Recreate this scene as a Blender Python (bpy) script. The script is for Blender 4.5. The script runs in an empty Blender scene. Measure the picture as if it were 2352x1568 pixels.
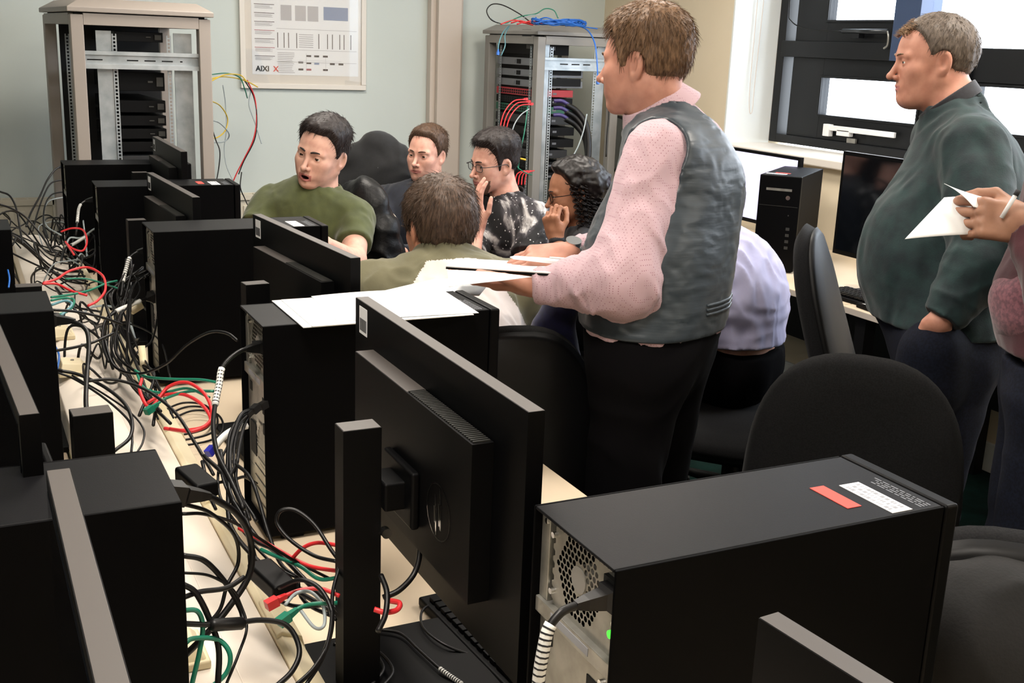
import bpy, bmesh, math, random
import numpy as np
from mathutils import Vector, Matrix, Euler
PI=math.pi
SC=bpy.context.scene; COL=SC.collection
rnd=random.Random(7)
# ---------- camera, world, lights, exposure ----------
F_PX=2570.0
cam_d=bpy.data.cameras.new('camera'); cam_d.sensor_width=36; cam_d.lens=F_PX/2352*36
cam_d.clip_start=0.05; cam_d.clip_end=100
cam=bpy.data.objects.new('camera',cam_d); COL.objects.link(cam)
_yaw,_pit,_rol=0.4638,0.2583,0.0385
_F=Vector((math.sin(_yaw)*math.cos(_pit),math.cos(_yaw)*math.cos(_pit),-math.sin(_pit)))
_R0=Vector((math.cos(_yaw),-math.sin(_yaw),0)); _U0=_R0.cross(_F)
_R=_R0*math.cos(_rol)+_U0*math.sin(_rol); _U=_U0*math.cos(_rol)-_R0*math.sin(_rol)
cam.matrix_world=Matrix(((_R.x,_U.x,-_F.x,0),(_R.y,_U.y,-_F.y,0),(_R.z,_U.z,-_F.z,1.6033),(0,0,0,1)))
SC.camera=cam
W=bpy.data.worlds.new('world'); SC.world=W; W.use_nodes=True
bg=W.node_tree.nodes['Background']; bg.inputs[0].default_value=(0.86,0.93,1,1); bg.inputs[1].default_value=7.0
def area(name,loc,rot,sx,sy,power,color,portal=False):
    l=bpy.data.lights.new(name,'AREA'); l.shape='RECTANGLE'; l.size=sx; l.size_y=sy; l.energy=power; l.color=color
    if portal: l.cycles.is_portal=True
    o=bpy.data.objects.new(name,l); COL.objects.link(o); o.location=loc; o.rotation_euler=rot; return o
CEIL=2.75
LAMPS=[(0.15,0.95),(0.9,2.7),(1.35,4.5),(2.6,-0.6),(2.6,1.6),(2.6,3.9),(-1.4,-0.5)]
for i,(x,y) in enumerate(LAMPS):
    area('ceiling_lamp_light',(x,y,CEIL-0.035),(0,0,0),0.56,0.56,19 if i else 27,(1,0.925,0.835))
area('window_portal',(4.12,2.95,1.8),(0,PI/2,0),1.3,3.8,1,(1,1,1),portal=True)
SC.view_settings.view_transform='Standard'; SC.view_settings.look='None'
SC.view_settings.exposure=0.66; SC.view_settings.gamma=1.0; SC.view_settings.use_curve_mapping=False
SC.cycles.max_bounces=6; SC.cycles.diffuse_bounces=3; SC.cycles.glossy_bounces=3; SC.cycles.transmission_bounces=4
SC.cycles.use_denoising=True; SC.cycles.sample_clamp_indirect=6
# ---------- materials ----------
MATS={}
def srgb(c):
    if isinstance(c,str):
        c=c.lstrip('#'); c=[int(c[i:i+2],16)/255 for i in (0,2,4)]
    return tuple((x/12.92 if x<=0.04045 else ((x+0.055)/1.055)**2.4) for x in c)+(1,)
def mat(name,col,rough=0.6,metal=0.0,noise=None,bump=None,spec=0.5,emit=None,estr=1,sheen=0,sss=0,var=0,clear=0):
    """noise=(scale,color2,lo,hi) mixes a second colour; bump=(scale,strength,detail)"""
    if name in MATS: return MATS[name]
    m=bpy.data.materials.new(name); m.use_nodes=True; nt=m.node_tree; b=nt.nodes['Principled BSDF']
    b.inputs['Base Color'].default_value=srgb(col); b.inputs['Roughness'].default_value=rough
    b.inputs['Metallic'].default_value=metal; b.inputs['Specular IOR Level'].default_value=spec
    if sheen: b.inputs['Sheen Weight'].default_value=sheen; b.inputs['Sheen Roughness'].default_value=0.5
    if sss:
        b.inputs['Subsurface Weight'].default_value=sss; b.inputs['Subsurface Radius'].default_value=(1,.35,.2); b.inputs['Subsurface Scale'].default_value=0.006
    if clear: b.inputs['Coat Weight'].default_value=clear
    if emit: b.inputs['Emission Color'].default_value=srgb(emit); b.inputs['Emission Strength'].default_value=estr
    tc=None
    if noise or bump:
        tc=nt.nodes.new('ShaderNodeTexCoord')
    if noise:
        sc,c2,lo,hi=noise[:4]
        n=nt.nodes.new('ShaderNodeTexNoise'); n.inputs['Scale'].default_value=1; n.inputs['Detail'].default_value=5
        mp=nt.nodes.new('ShaderNodeMapping'); mp.inputs['Scale'].default_value=sc if isinstance(sc,tuple) else (sc,sc,sc)
        nt.links.new(tc.outputs['Object'],mp.inputs[0]); nt.links.new(mp.outputs[0],n.inputs['Vector'])
        r=nt.nodes.new('ShaderNodeValToRGB'); r.color_ramp.elements[0].position=lo; r.color_ramp.elements[1].position=hi
        r.color_ramp.elements[0].color=srgb(col); r.color_ramp.elements[1].color=srgb(c2)
        nt.links.new(n.outputs['Fac'],r.inputs[0]); nt.links.new(r.outputs[0],b.inputs['Base Color'])
    if bump:
        bs=bump if isinstance(bump,list) else [bump]; prev=None
        for (sc,st,dist) in bs:
            n=nt.nodes.new('ShaderNodeTexNoise'); n.inputs['Scale'].default_value=1; n.inputs['Detail'].default_value=4
            mp=nt.nodes.new('ShaderNodeMapping'); mp.inputs['Scale'].default_value=sc if isinstance(sc,tuple) else (sc,sc,sc)
            nt.links.new(tc.outputs['Object'],mp.inputs[0]); nt.links.new(mp.outputs[0],n.inputs['Vector'])
            bu=nt.nodes.new('ShaderNodeBump'); bu.inputs['Strength'].default_value=st; bu.inputs['Distance'].default_value=dist
            nt.links.new(n.outputs['Fac'],bu.inputs['Height'])
            if prev: nt.links.new(prev.outputs[0],bu.inputs['Normal'])
            prev=bu
        nt.links.new(prev.outputs[0],b.inputs['Normal'])
    MATS[name]=m; return m
mat('wall_mint','#cbd3cf',0.85,noise=(1.2,'#c6ceca',.35,.7),bump=(60,.06,.002))
mat('wall_cream','#dccfb6',0.85,noise=(1.5,'#d6c8ae',.35,.7),bump=(60,.06,.002))
mat('paint_white','#dfe3e2',0.7,bump=(40,.05,.002))
mat('ceiling_tile','#e6e4de',0.9,noise=(90,'#cfcdc6',.4,.7))
mat('trim_beige','#c9bdb2',0.6)
mat('radiator_cream','#d8d0bd',0.45)
mat('carpet','#0b1211',0.95,spec=.1,noise=(3,'#14302b',.45,.62),bump=(300,.4,.003))
mat('desk_top','#d9c8b0',0.42,noise=((6,2,6),'#d2c0a6',.3,.7))
mat('desk_edge','#b8aea2',0.5)
mat('desk_leg','#08080a',0.5,spec=.3)
mat('trunk_cream','#eee4d8',0.4,noise=(4,'#e6dacb',.4,.7))
mat('trunk_side','#e2d5b6',0.5,noise=(9,'#d8c9a2',.4,.7))
mat('black_plastic','#040405',0.52,spec=.12,bump=(900,.06,.0004))
mat('black_case','#020203',0.6,spec=.06,bump=(700,.10,.0006))
mat('case_top_lit','#101012',0.45,spec=.09,bump=(700,.14,.0006))  # ceiling light on the black case top, put into the colour
mat('bezel_black','#030304',0.45,spec=.1)
mat('black_top_lit','#45403d',0.5)  # black plastic with overhead light painted in, for monitor and stand tops
mat('screen_off','#07090c',0.07,spec=.6)
mat('screen_lit','#cfcdea',0.4,emit='#c9c6ee',estr=.55)
mat('steel','#a9a7a0',0.38,metal=.75,noise=(25,'#8f8d86',.4,.65))
mat('steel_dark','#4a4a48',0.45,metal=.7)
mat('galvanised','#b9c0c4',0.35,metal=.55,noise=(14,'#9aa3a8',.35,.65))
mat('rack_grey','#8d8a85',0.5)
mat('rack_taupe','#958c84',0.5)
mat('hole_black','#020202',0.9)
mat('paper','#eef0f2',0.8)
mat('sticker_white','#e4e4e6',0.6)
mat('sticker_red','#d8453a',0.6)
mat('ink','#15151a',0.7)
mat('ink_grey','#8d8f95',0.7)
mat('text_grey','#6b6e74',0.6)
mat('chrome','#d0d0d0',0.15,metal=1)
mat('led_green','#2fd030',0.4,emit='#35e02c',estr=1.6)
mat('cable_black','#0a090a',0.42,spec=.35)
mat('cable_red','#cf2b30',0.4)
mat('cable_green','#14735a',0.4)
mat('cable_blue','#1c5fb4',0.4)
mat('cable_navy','#20249c',0.4)
mat('cable_grey','#99a3a6',0.45)
mat('cable_yellow','#cfae2c',0.45)
mat('cable_white','#dcdcd8',0.45)
mat('cable_teal','#4f7f88',0.45)
mat('cable_purple','#3a2f63',0.45)
mat('fabric_chair','#151516',0.95,sheen=.04,spec=.12,bump=(420,.35,.0012),noise=(300,'#1c1c1d',.4,.6))
mat('plastic_chair','#070708',0.5,spec=.25)
mat('window_black','#0d0f12',0.42,spec=.35)
mat('mullion_reflection','#31415e',0.35)  # bluish reflection on the post, painted as its base colour
mat('handle_white','#e8e8e8',0.4)
mat('handle_dark','#3a3d40',0.3,metal=.6)
mat('cup_kraft','#b98f62',0.75)
mat('cup_lid','#dcc6a4',0.5)
mat('frame_white','#ded8cf',0.45)
mat('switch_red','#a8323a',0.5)
mat('switch_green','#245c48',0.5)
mat('lamp_panel','#ffffff',0.5,emit='#fff1dc',estr=3)
def glass_mat(name,alpha_tint,gl):
    m=bpy.data.materials.new(name); m.use_nodes=True; nt=m.node_tree; nt.nodes.clear()
    o=nt.nodes.new('ShaderNodeOutputMaterial'); t=nt.nodes.new('ShaderNodeBsdfTransparent'); g=nt.nodes.new('ShaderNodeBsdfGlossy')
    t.inputs[0].default_value=alpha_tint; g.inputs['Roughness'].default_value=.02; mx=nt.nodes.new('ShaderNodeMixShader'); mx.inputs[0].default_value=gl
    nt.links.new(t.outputs[0],mx.inputs[1]); nt.links.new(g.outputs[0],mx.inputs[2]); nt.links.new(mx.outputs[0],o.inputs[0]); MATS[name]=m
glass_mat('window_glass',(.97,.98,1,1),.06); glass_mat('lens_glass',(.93,.94,.95,1),.08); glass_mat('poster_glass',(.99,.99,.99,1),.07)
# ---------- mesh helpers ----------
class MB:
    def __init__(s): s.v=[]; s.f=[]; s.m=[]; s.mi=0
    def add(s,vs,fs):
        b=len(s.v); s.v+= [tuple(v) for v in vs]; s.f+=[tuple(i+b for i in f) for f in fs]; s.m+=[s.mi]*len(fs); return s
    def box(s,x0,y0,z0,x1,y1,z1,M=None):
        vs=[(x,y,z) for z in (z0,z1) for y in (y0,y1) for x in (x0,x1)]
        if M is not None: vs=[M@Vector(v) for v in vs]
        return s.add(vs,[(0,2,3,1),(4,5,7,6),(0,1,5,4),(2,6,7,3),(0,4,6,2),(1,3,7,5)])
    def cyl(s,a,b,r,r2=None,n=16,cap=True):
        a=Vector(a);b=Vector(b);r2=r if r2 is None else r2
        d=(b-a).normalized();u=d.orthogonal().normalized();w=d.cross(u)
        vs=[a+(u*math.cos(t)+w*math.sin(t))*r for t in [2*PI*i/n for i in range(n)]]+[b+(u*math.cos(t)+w*math.sin(t))*r2 for t in [2*PI*i/n for i in range(n)]]
        fs=[(i,(i+1)%n,n+(i+1)%n,n+i) for i in range(n)]
        if cap: fs+=[tuple(range(n-1,-1,-1)),tuple(range(n,2*n))]
        return s.add(vs,fs)
    def tube(s,pts,r,n=8,rr=None):
        pts=[Vector(p) for p in pts]; rings=[]
        t=(pts[1]-pts[0]).normalized(); u=t.orthogonal().normalized()
        for i,p in enumerate(pts):
            t2=(pts[min(i+1,len(pts)-1)]-pts[max(i-1,0)])
            if t2.length>1e-9: t=t2.normalized()
            u=(u-t*u.dot(t)); u=u.normalized() if u.length>1e-6 else t.orthogonal().normalized()
            w=t.cross(u); R=rr[i] if rr else r
            rings.append([p+(u*math.cos(2*PI*k/n)+w*math.sin(2*PI*k/n))*R for k in range(n)])
        vs=[v for g in rings for v in g]; fs=[]
        for i in range(len(pts)-1):
            for k in range(n): fs.append((i*n+k,i*n+(k+1)%n,(i+1)*n+(k+1)%n,(i+1)*n+k))
        fs.append(tuple(range(n-1,-1,-1))); fs.append(tuple((len(pts)-1)*n+k for k in range(n)))
        return s.add(vs,fs)
    def prism(s,poly,z0,z1,M=None):
        n=len(poly); vs=[(x,y,z0) for x,y in poly]+[(x,y,z1) for x,y in poly]
        if M is not None: vs=[M@Vector(v) for v in vs]
        return s.add(vs,[tuple(range(n-1,-1,-1)),tuple(range(n,2*n))]+[(i,(i+1)%n,n+(i+1)%n,n+i) for i in range(n)])
    def lathe(s,prof,n=32,o=(0,0,0)):
        vs=[(o[0]+r*math.cos(2*PI*k/n),o[1]+r*math.sin(2*PI*k/n),o[2]+z) for r,z in prof for k in range(n)]
        fs=[(i*n+k,i*n+(k+1)%n,(i+1)*n+(k+1)%n,(i+1)*n+k) for i in range(len(prof)-1) for k in range(n)]
        return s.add(vs,fs)
    def build(s,name,m,parent=None,smooth=False,bevel=0,loc=None,bseg=2):
        me=bpy.data.meshes.new(name); me.from_pydata(s.v,[],s.f); me.update()
        ms=m if isinstance(m,(list,tuple)) else [m]
        for k in ms: me.materials.append(MATS[k] if isinstance(k,str) else k)
        if len(ms)>1: me.polygons.foreach_set('material_index',s.m)
        if smooth: me.polygons.foreach_set('use_smooth',[True]*len(me.polygons))
        o=bpy.data.objects.new(name,me); COL.objects.link(o)
        if parent: o.parent=parent
        if loc: o.location=loc
        if bevel:
            md=o.modifiers.new('bevel','BEVEL'); md.width=bevel; md.segments=bseg; md.limit_method='ANGLE'; md.angle_limit=.6
            if smooth is False:
                me.polygons.foreach_set('use_smooth',[True]*len(me.polygons)); md.harden_normals=True
        return o
def spline(pts,n=8):
    P=[Vector(p) for p in pts]; P=[P[0]*2-P[1]]+P+[P[-1]*2-P[-2]]; out=[]
    for i in range(1,len(P)-2):
        a,b,c,d=P[i-1],P[i],P[i+1],P[i+2]
        for k in range(n):
            t=k/n; out.append(.5*((2*b)+(c-a)*t+(2*a-5*b+4*c-d)*t*t+(3*b-a-3*c+d)*t**3))
    out.append(P[-2]); return out
def tag(o,label=None,cat=None,group=None,kind=None):
    if label: o['label']=label
    if cat: o['category']=cat
    if group: o['group']=group
    if kind: o['kind']=kind
    return o
def empty(name,loc=(0,0,0),rz=0,label=None,cat=None,group=None,kind=None):
    o=bpy.data.objects.new(name,None); COL.objects.link(o); o.location=loc; o.rotation_euler=(0,0,rz); o.empty_display_size=.1
    return tag(o,label,cat,group,kind)
def dup(root,loc=None,rz=None,label=None,group=None):
    def cp(o,par):
        c=o.copy(); COL.objects.link(c); c.parent=par
        for ch in o.children: cp(ch,c)
        return c
    r=cp(root,None)
    if loc is not None: r.location=loc
    if rz is not None: r.rotation_euler=(0,0,rz)
    if label: r['label']=label
    if group: r['group']=group
    return r
def text(name,s,size,m,parent,M,align='CENTER',ext=.0003):
    c=bpy.data.curves.new(name,'FONT'); c.body=s; c.size=size; c.align_x=align; c.align_y='CENTER'; c.extrude=ext; c.offset=size*.02
    t_=bpy.data.objects.new(name+'_curve',c); COL.objects.link(t_); me=bpy.data.meshes.new_from_object(t_); bpy.data.objects.remove(t_); me.materials.clear(); me.materials.append(MATS[m])
    o=bpy.data.objects.new(name,me); COL.objects.link(o); o.parent=parent; o.matrix_local=M; return o
def frame_M(o,x,y):
    x=Vector(x).normalized(); y=Vector(y).normalized(); z=x.cross(y)
    return Matrix(((x.x,y.x,z.x,o[0]),(x.y,y.y,z.y,o[1]),(x.z,y.z,z.z,o[2]),(0,0,0,1)))
# ---------- the room ----------
YB=6.25; XR=3.68; YF=-1.6; XL=-2.6
tag(MB().box(XL,YF,-.1,4.1,YB+.1,0).build('floor','carpet'),kind='structure')
tag(MB().box(XL-.1,YB,0,3.68,YB+.12,CEIL).build('wall_back','wall_mint'),kind='structure')
tag(MB().box(XL-.1,YF,0,XL,YB,CEIL).build('wall_left','wall_mint'),kind='structure')
tag(MB().box(XL-.1,YF-.1,0,4.1,YF,CEIL).build('wall_front','wall_cream'),kind='structure')
WY0,WY1,WZ0,WZ1=1.15,4.93,1.135,2.45
w=MB(); w.box(XR,YF,0,4.1,YB+.12,WZ0); w.box(XR,YF,WZ1,4.1,YB+.12,CEIL); w.box(XR,WY1,WZ0,4.1,YB+.12,WZ1); w.box(XR,YF,WZ0,4.1,WY0,WZ1)
tag(w.build('wall_right','wall_cream'),kind='structure')
ce=MB(); ce.box(XL-.1,YF-.1,CEIL,4.1,YB+.12,CEIL+.1); tag(ce.build('ceiling','ceiling_tile'),kind='structure')
for x,y in LAMPS:
    t=empty('ceiling_light',(x,y,CEIL),0,'square recessed ceiling light panel above the computer room','ceiling light','ceiling light panels')
    f=MB(); 
    for a in (-1,1): f.box(-.3,a*.285-.015,-.03,.3,a*.285+.015,0); f.box(a*.285-.015,-.27,-.03,a*.285+.015,.27,0)
    f.build('frame','paint_white',t); MB().box(-.27,-.27,-.012,.27,.27,-.008).build('diffuser','lamp_panel',t)
# window reveal lining and sill
rv=MB(); rv.box(XR-.004,WY1-.012,WZ0,3.97,WY1,WZ1); rv.box(XR-.004,WY0,WZ0,3.97,WY0+.012,WZ1); rv.box(XR-.004,WY0,WZ1-.012,3.97,WY1,WZ1)
tag(rv.build('trim_2','paint_white'),kind='structure')
tag(MB().box(XR-.05,WY0-.04,WZ0-.03,3.97,WY1,WZ0+.012).build('trim_3','frame_white',bevel=.008),kind='structure')
# window
win=empty('window_1',(0,0,0),kind='structure')
fr=MB(); X0,X1=3.97,4.07; ZB=WZ0+.02
fr.box(X0,4.86,ZB,X1,WY1-.012,WZ1-.012); fr.box(X0-.0,WY0+.012,ZB,X1,4.86,ZB+.045); fr.box(X0,WY0+.012,WZ1-.05,X1,4.86,WZ1-.012); fr.box(X0,WY0+.012,ZB,X1,WY0+.07,WZ1)
fr.box(X0-.01,3.90,1.60,X1,4.87,1.682)            # transom of the left light
fr.box(X0+.01,WY0,1.525,X1,3.90,1.668)          # transom on the right
fr.build('window_frame','window_black',win,bevel=.004)
MB().box(X0-.03,3.905,1.60,X1,4.065,WZ1-.012).build('mullion','mullion_reflection',win,bevel=.003)
MB().box(X0-.012,3.60,ZB,X1,3.78,1.60).build('mullion','window_black',win,bevel=.003)
def sash(y0,y1,z0,z1,py0,py1,pz0,pz1,xo):
    s=MB(); s.box(xo,y0,z0,xo+.05,py0,z1); s.box(xo,py1,z0,xo+.05,y1,z1); s.box(xo,py0,z0,xo+.05,py1,pz0); s.box(xo,py0,pz1,xo+.05,py1,z1)
    # raised glazing bead
    e=.012; s.box(xo-.008,py0-e,pz0-e,xo,py0,pz1+e); s.box(xo-.008,py1,pz0-e,xo,py1+e,pz1+e); s.box(xo-.008,py0,pz0-e,xo,py1,pz0); s.box(xo-.008,py0,pz1,xo,py1,pz1+e)
    o=s.build('sash','window_black',win,bevel=.002); MB().box(xo+.02,py0,pz0,xo+.026,py1,pz1).build('pane','window_glass',o)
sash(4.07,4.80,1.682,2.38,4.10,4.56,1.786,2.30,X0+.02)
sash(3.78,4.80,1.20,1.60,3.90,4.56,1.322,1.504,X0+.02)
sash(1.24,3.62,1.20,1.525,1.34,3.60,1.322,1.508,X0+.02)
MB().box(X0+.04,1.22,1.668,X0+.046,3.905,2.40).build('pane','window_glass',win)
def obj_tube(name,pts,r,m,parent=None,n=8,sm=8,rr=None):
    return MB().tube(spline(pts,sm) if sm else pts,r,n,rr).build(name,m,parent,smooth=True)
# window stay (white), winder (dark), cable
st=empty('window_stay',(3.985,4.35,1.25),0,'white metal window stay bar on the black lower sash','window stay')
m=MB(); m.box(-.03,-.36,.0,-.015,.1,.026); m.box(-.035,.08,-.03,-.005,.125,.03); m.box(-.03,-.06,-.02,-.0,.03,.01); m.build('bar','handle_white',st,bevel=.003)
MB().box(-.012,-.09,-.055,0,-.03,-.028).build('catch','steel',st)
wd=empty('window_winder',(3.975,4.3,1.72),0,'dark rod winder mounted on the black upper sash','window winder')
MB().cyl((-.03,.10,.012),(-.03,-.20,.012),.011).build('rod','handle_dark',wd,smooth=True)
MB().box(-.035,-.02,-.02,.0,.04,.0).build('bracket','window_black',wd)
obj_tube('handle',[(-.03,-.20,.012),(-.035,-.215,-.01),(-.03,-.21,-.05),(-.03,-.19,-.065)],.005,'steel',wd)
tag(obj_tube('winder_cable',[(3.93,4.80,2.3),(3.93,4.80,1.86),(3.935,4.78,1.78),(3.94,4.66,1.742),(3.94,4.4,1.73)],.003,'cable_black'),'thin black winder cable looping down the left window frame','cable')
bc=MB()
bc.tube(spline([(3.80,4.90,2.4),(3.80,4.90,1.9),(3.80,4.90,1.45),(3.805,4.895,1.33),(3.815,4.893,1.30),(3.825,4.893,1.33),(3.83,4.90,1.45),(3.84,4.90,1.9),(3.85,4.90,2.4)],6),.0022,6)
tag(bc.build('blind_cord','trim_beige',smooth=True),'looped blind cord hanging against the bright window reveal','blind cord')
# boxed pipe on the back wall, skirting, radiators
tb=MB(); tb.box(2.50,YB-.06,0,2.70,YB,CEIL); tb.box(2.53,YB-.10,0,2.675,YB-.06,CEIL)
tag(tb.build('trim_1','trim_beige',bevel=.004),kind='structure')
tag(MB().box(XL,YB-.02,0,2.5,YB,.12).build('baseboard_back','paint_white',bevel=.004),kind='structure')
tag(MB().box(XR-.02,YF,0,XR,YB,.12).build('baseboard_right','paint_white',bevel=.004),kind='structure')
def radiator(x0,x1,label):
    t=empty('radiator',((x0+x1)/2,YB,.16),0,label,'radiator','cream radiators on the back wall'); L=(x1-x0)/2
    p=MB(); p.box(-L,-.105,0,L,-.095,.57); p.box(-L,-.055,0,L,-.045,.57)
    for i in range(int((x1-x0)/.05)): p.box(-L+.012+i*.05,-.113,.03,-L+.038+i*.05,-.105,.54)
    p.build('panel','radiator_cream',t,bevel=.003)
    g=MB(); g.box(-L-.01,-.12,.57,L+.01,-.105,.60); g.box(-L-.01,-.04,.57,L+.01,-.025,.60)
    for i in range(int((x1-x0)/.06)): g.box(-L+i*.06,-.105,.585,-L+.012+i*.06,-.04,.598)
    g.build('grille','radiator_cream',t,bevel=.002)
    MB().box(-L-.012,-.12,0,-L,-.025,.60).build('side_panel','radiator_cream',t); MB().box(L,-.12,0,L+.012,-.025,.60).build('side_panel','radiator_cream',t)
    MB().box(-L+.1,-.045,.1,-L+.14,0,.5).box(L-.14,-.045,.1,L-.1,0,.5).build('bracket','steel',t)
radiator(-1.2,.42,'cream panel radiator left of the taupe rack'); radiator(1.28,2.3,'cream panel radiator under the framed poster')

# ---------- desks ----------
def desk(name,x0,x1,y0,y1,z,label,legs,modesty=None):
    t=empty(name,(0,0,0),0,label,'desk'); 
    MB().box(x0,y0,z-.025,x1,y1,z).build('desktop',['desk_top'],t,bevel=.002)
    MB().box(x0-.001,y0,z-.024,x0+.0015,y1,z-.003).box(x1-.0015,y0,z-.024,x1+.001,y1,z-.003).build('edge_strip','desk_edge',t)
    for (lx,ly) in legs: MB().box(lx-.025,ly-.025,0,lx+.025,ly+.025,z-.025).build('leg','desk_leg',t)
    if modesty: MB().box(*modesty).build('modesty_panel','desk_leg',t)
    return t
DZ=.73
for k,(a,b) in enumerate([(-.9,.78),(.785,2.38),(2.385,3.98),(3.985,4.75)]):
    desk('computer_desk',.40,1.09,a,b,DZ,['cream computer desk nearest the camera on the right of the cable trunking','cream desk under the tower with the loose white papers','cream desk right of the trunking, third from the camera','cream desk at the far end beside the taupe rack'][k],
         [(.45,a+.06),(1.04,a+.06),(.45,b-.06),(1.04,b-.06)])
for k,(a,b) in enumerate([(-.9,1.35),(1.355,3.15),(3.155,4.75)]):
    desk('computer_desk',-.62,.16,a,b,DZ,['cream desk left of the trunking, nearest the camera','cream desk left of the trunking, middle one','cream desk left of the trunking at the far end'][k],
         [(-.56,a+.06),(.10,a+.06),(-.56,b-.06),(.10,b-.06)])
desk('computer_desk',2.87,3.66,.9,3.05,.73,'cream desk under the window nearest the standing man in the green jumper',[(2.93,1.0),(3.6,1.0),(2.93,2.98),(3.6,2.98)],(3.55,1.0,.3,3.57,3.0,.7))
desk('computer_desk',2.87,3.66,3.055,5.0,.73,'cream desk under the window holding the paper cup',[(2.93,3.12),(3.6,3.12),(2.93,4.93),(3.6,4.93)],(3.55,3.1,.3,3.57,4.9,.7))
# trunking ridge between the rows
# shift
TR=[(.155,.735),(.165,.80),(.20,.815),(.245,.815),(.262,.808),(.335,.772),(.345,.775),(.372,.765),(.40,.735)]
tk=empty('cable_trunking',(0,0,0),0,'long cream plastic cable trunking running between the two desk rows','trunking')
Mx=Matrix(((1,0,0,0),(0,0,1,0),(0,1,0,0),(0,0,0,1)))
def extr(poly,y0,y1,name,m,par,bev=0):
    n=len(poly); vs=[(x,y0,z) for x,z in poly]+[(x,y1,z) for x,z in poly]
    return MB().add(vs,[tuple(range(n)),tuple(range(2*n-1,n-1,-1))]+[(i,n+i,n+(i+1)%n,(i+1)%n) for i in range(n)]).build(name,m,par,bevel=bev)
extr([(.165,.735),(.17,.79),(.205,.812),(.255,.812),(.275,.806),(.275,.735)],-.9,4.75,'top_cover','trunk_cream',tk,.003)
extr([(.2755,.735),(.2755,.801),(.352,.770),(.352,.735)],-.9,4.75,'sloping_cover','trunk_cream',tk,.002)
extr([(.3525,.735),(.3525,.775),(.362,.779),(.388,.768),(.399,.735)],-.9,4.75,'edge_strip','trunk_side',tk,.002)
MB().box(.165,-.9,.55,.395,4.75,.7345).build('base_channel','trunk_side',tk)
for i,(y,m_) in enumerate([(1.0,0),(1.42,0),(1.93,0),(2.35,0),(2.9,0),(3.4,0)]):   # joint covers
    extr([(.355,.74),(.355,.781),(.363,.785),(.391,.773),(.3995,.737)],y,y+.11,'joint_cover','trunk_side',tk,.002)
def socket(y,label,x=.208):
    t=empty('socket_box',(x,y,.812),0,label,'socket','cream socket boxes on the trunking')
    MB().box(-.035,-.045,0,.035,.045,.012).build('base_plate','trunk_side',t,bevel=.003)
    MB().add([(-.03,-.04,.012),(.03,-.04,.012),(.03,.04,.012),(-.03,.04,.012),(-.025,-.03,.032),(.02,-.03,.026),(.02,.03,.026),(-.025,.03,.032)],[(0,1,5,4),(1,2,6,5),(2,3,7,6),(3,0,4,7),(4,5,6,7)]).build('cover','trunk_side',t,bevel=.003)
    MB().cyl((0,0,.025),(0,0,.031),.004).build('screw','steel',t)
for y,l in [(1.36,'cream socket box on the trunking beside the near left tower'),(1.86,'cream socket box behind the middle left tower'),(1.98,'cream socket box with coloured wires showing, by the left tower'),(2.75,'cream socket box on the trunking near the far left tower'),(3.1,'brownish socket box at the far part of the trunking')]: socket(y,l)
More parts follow.
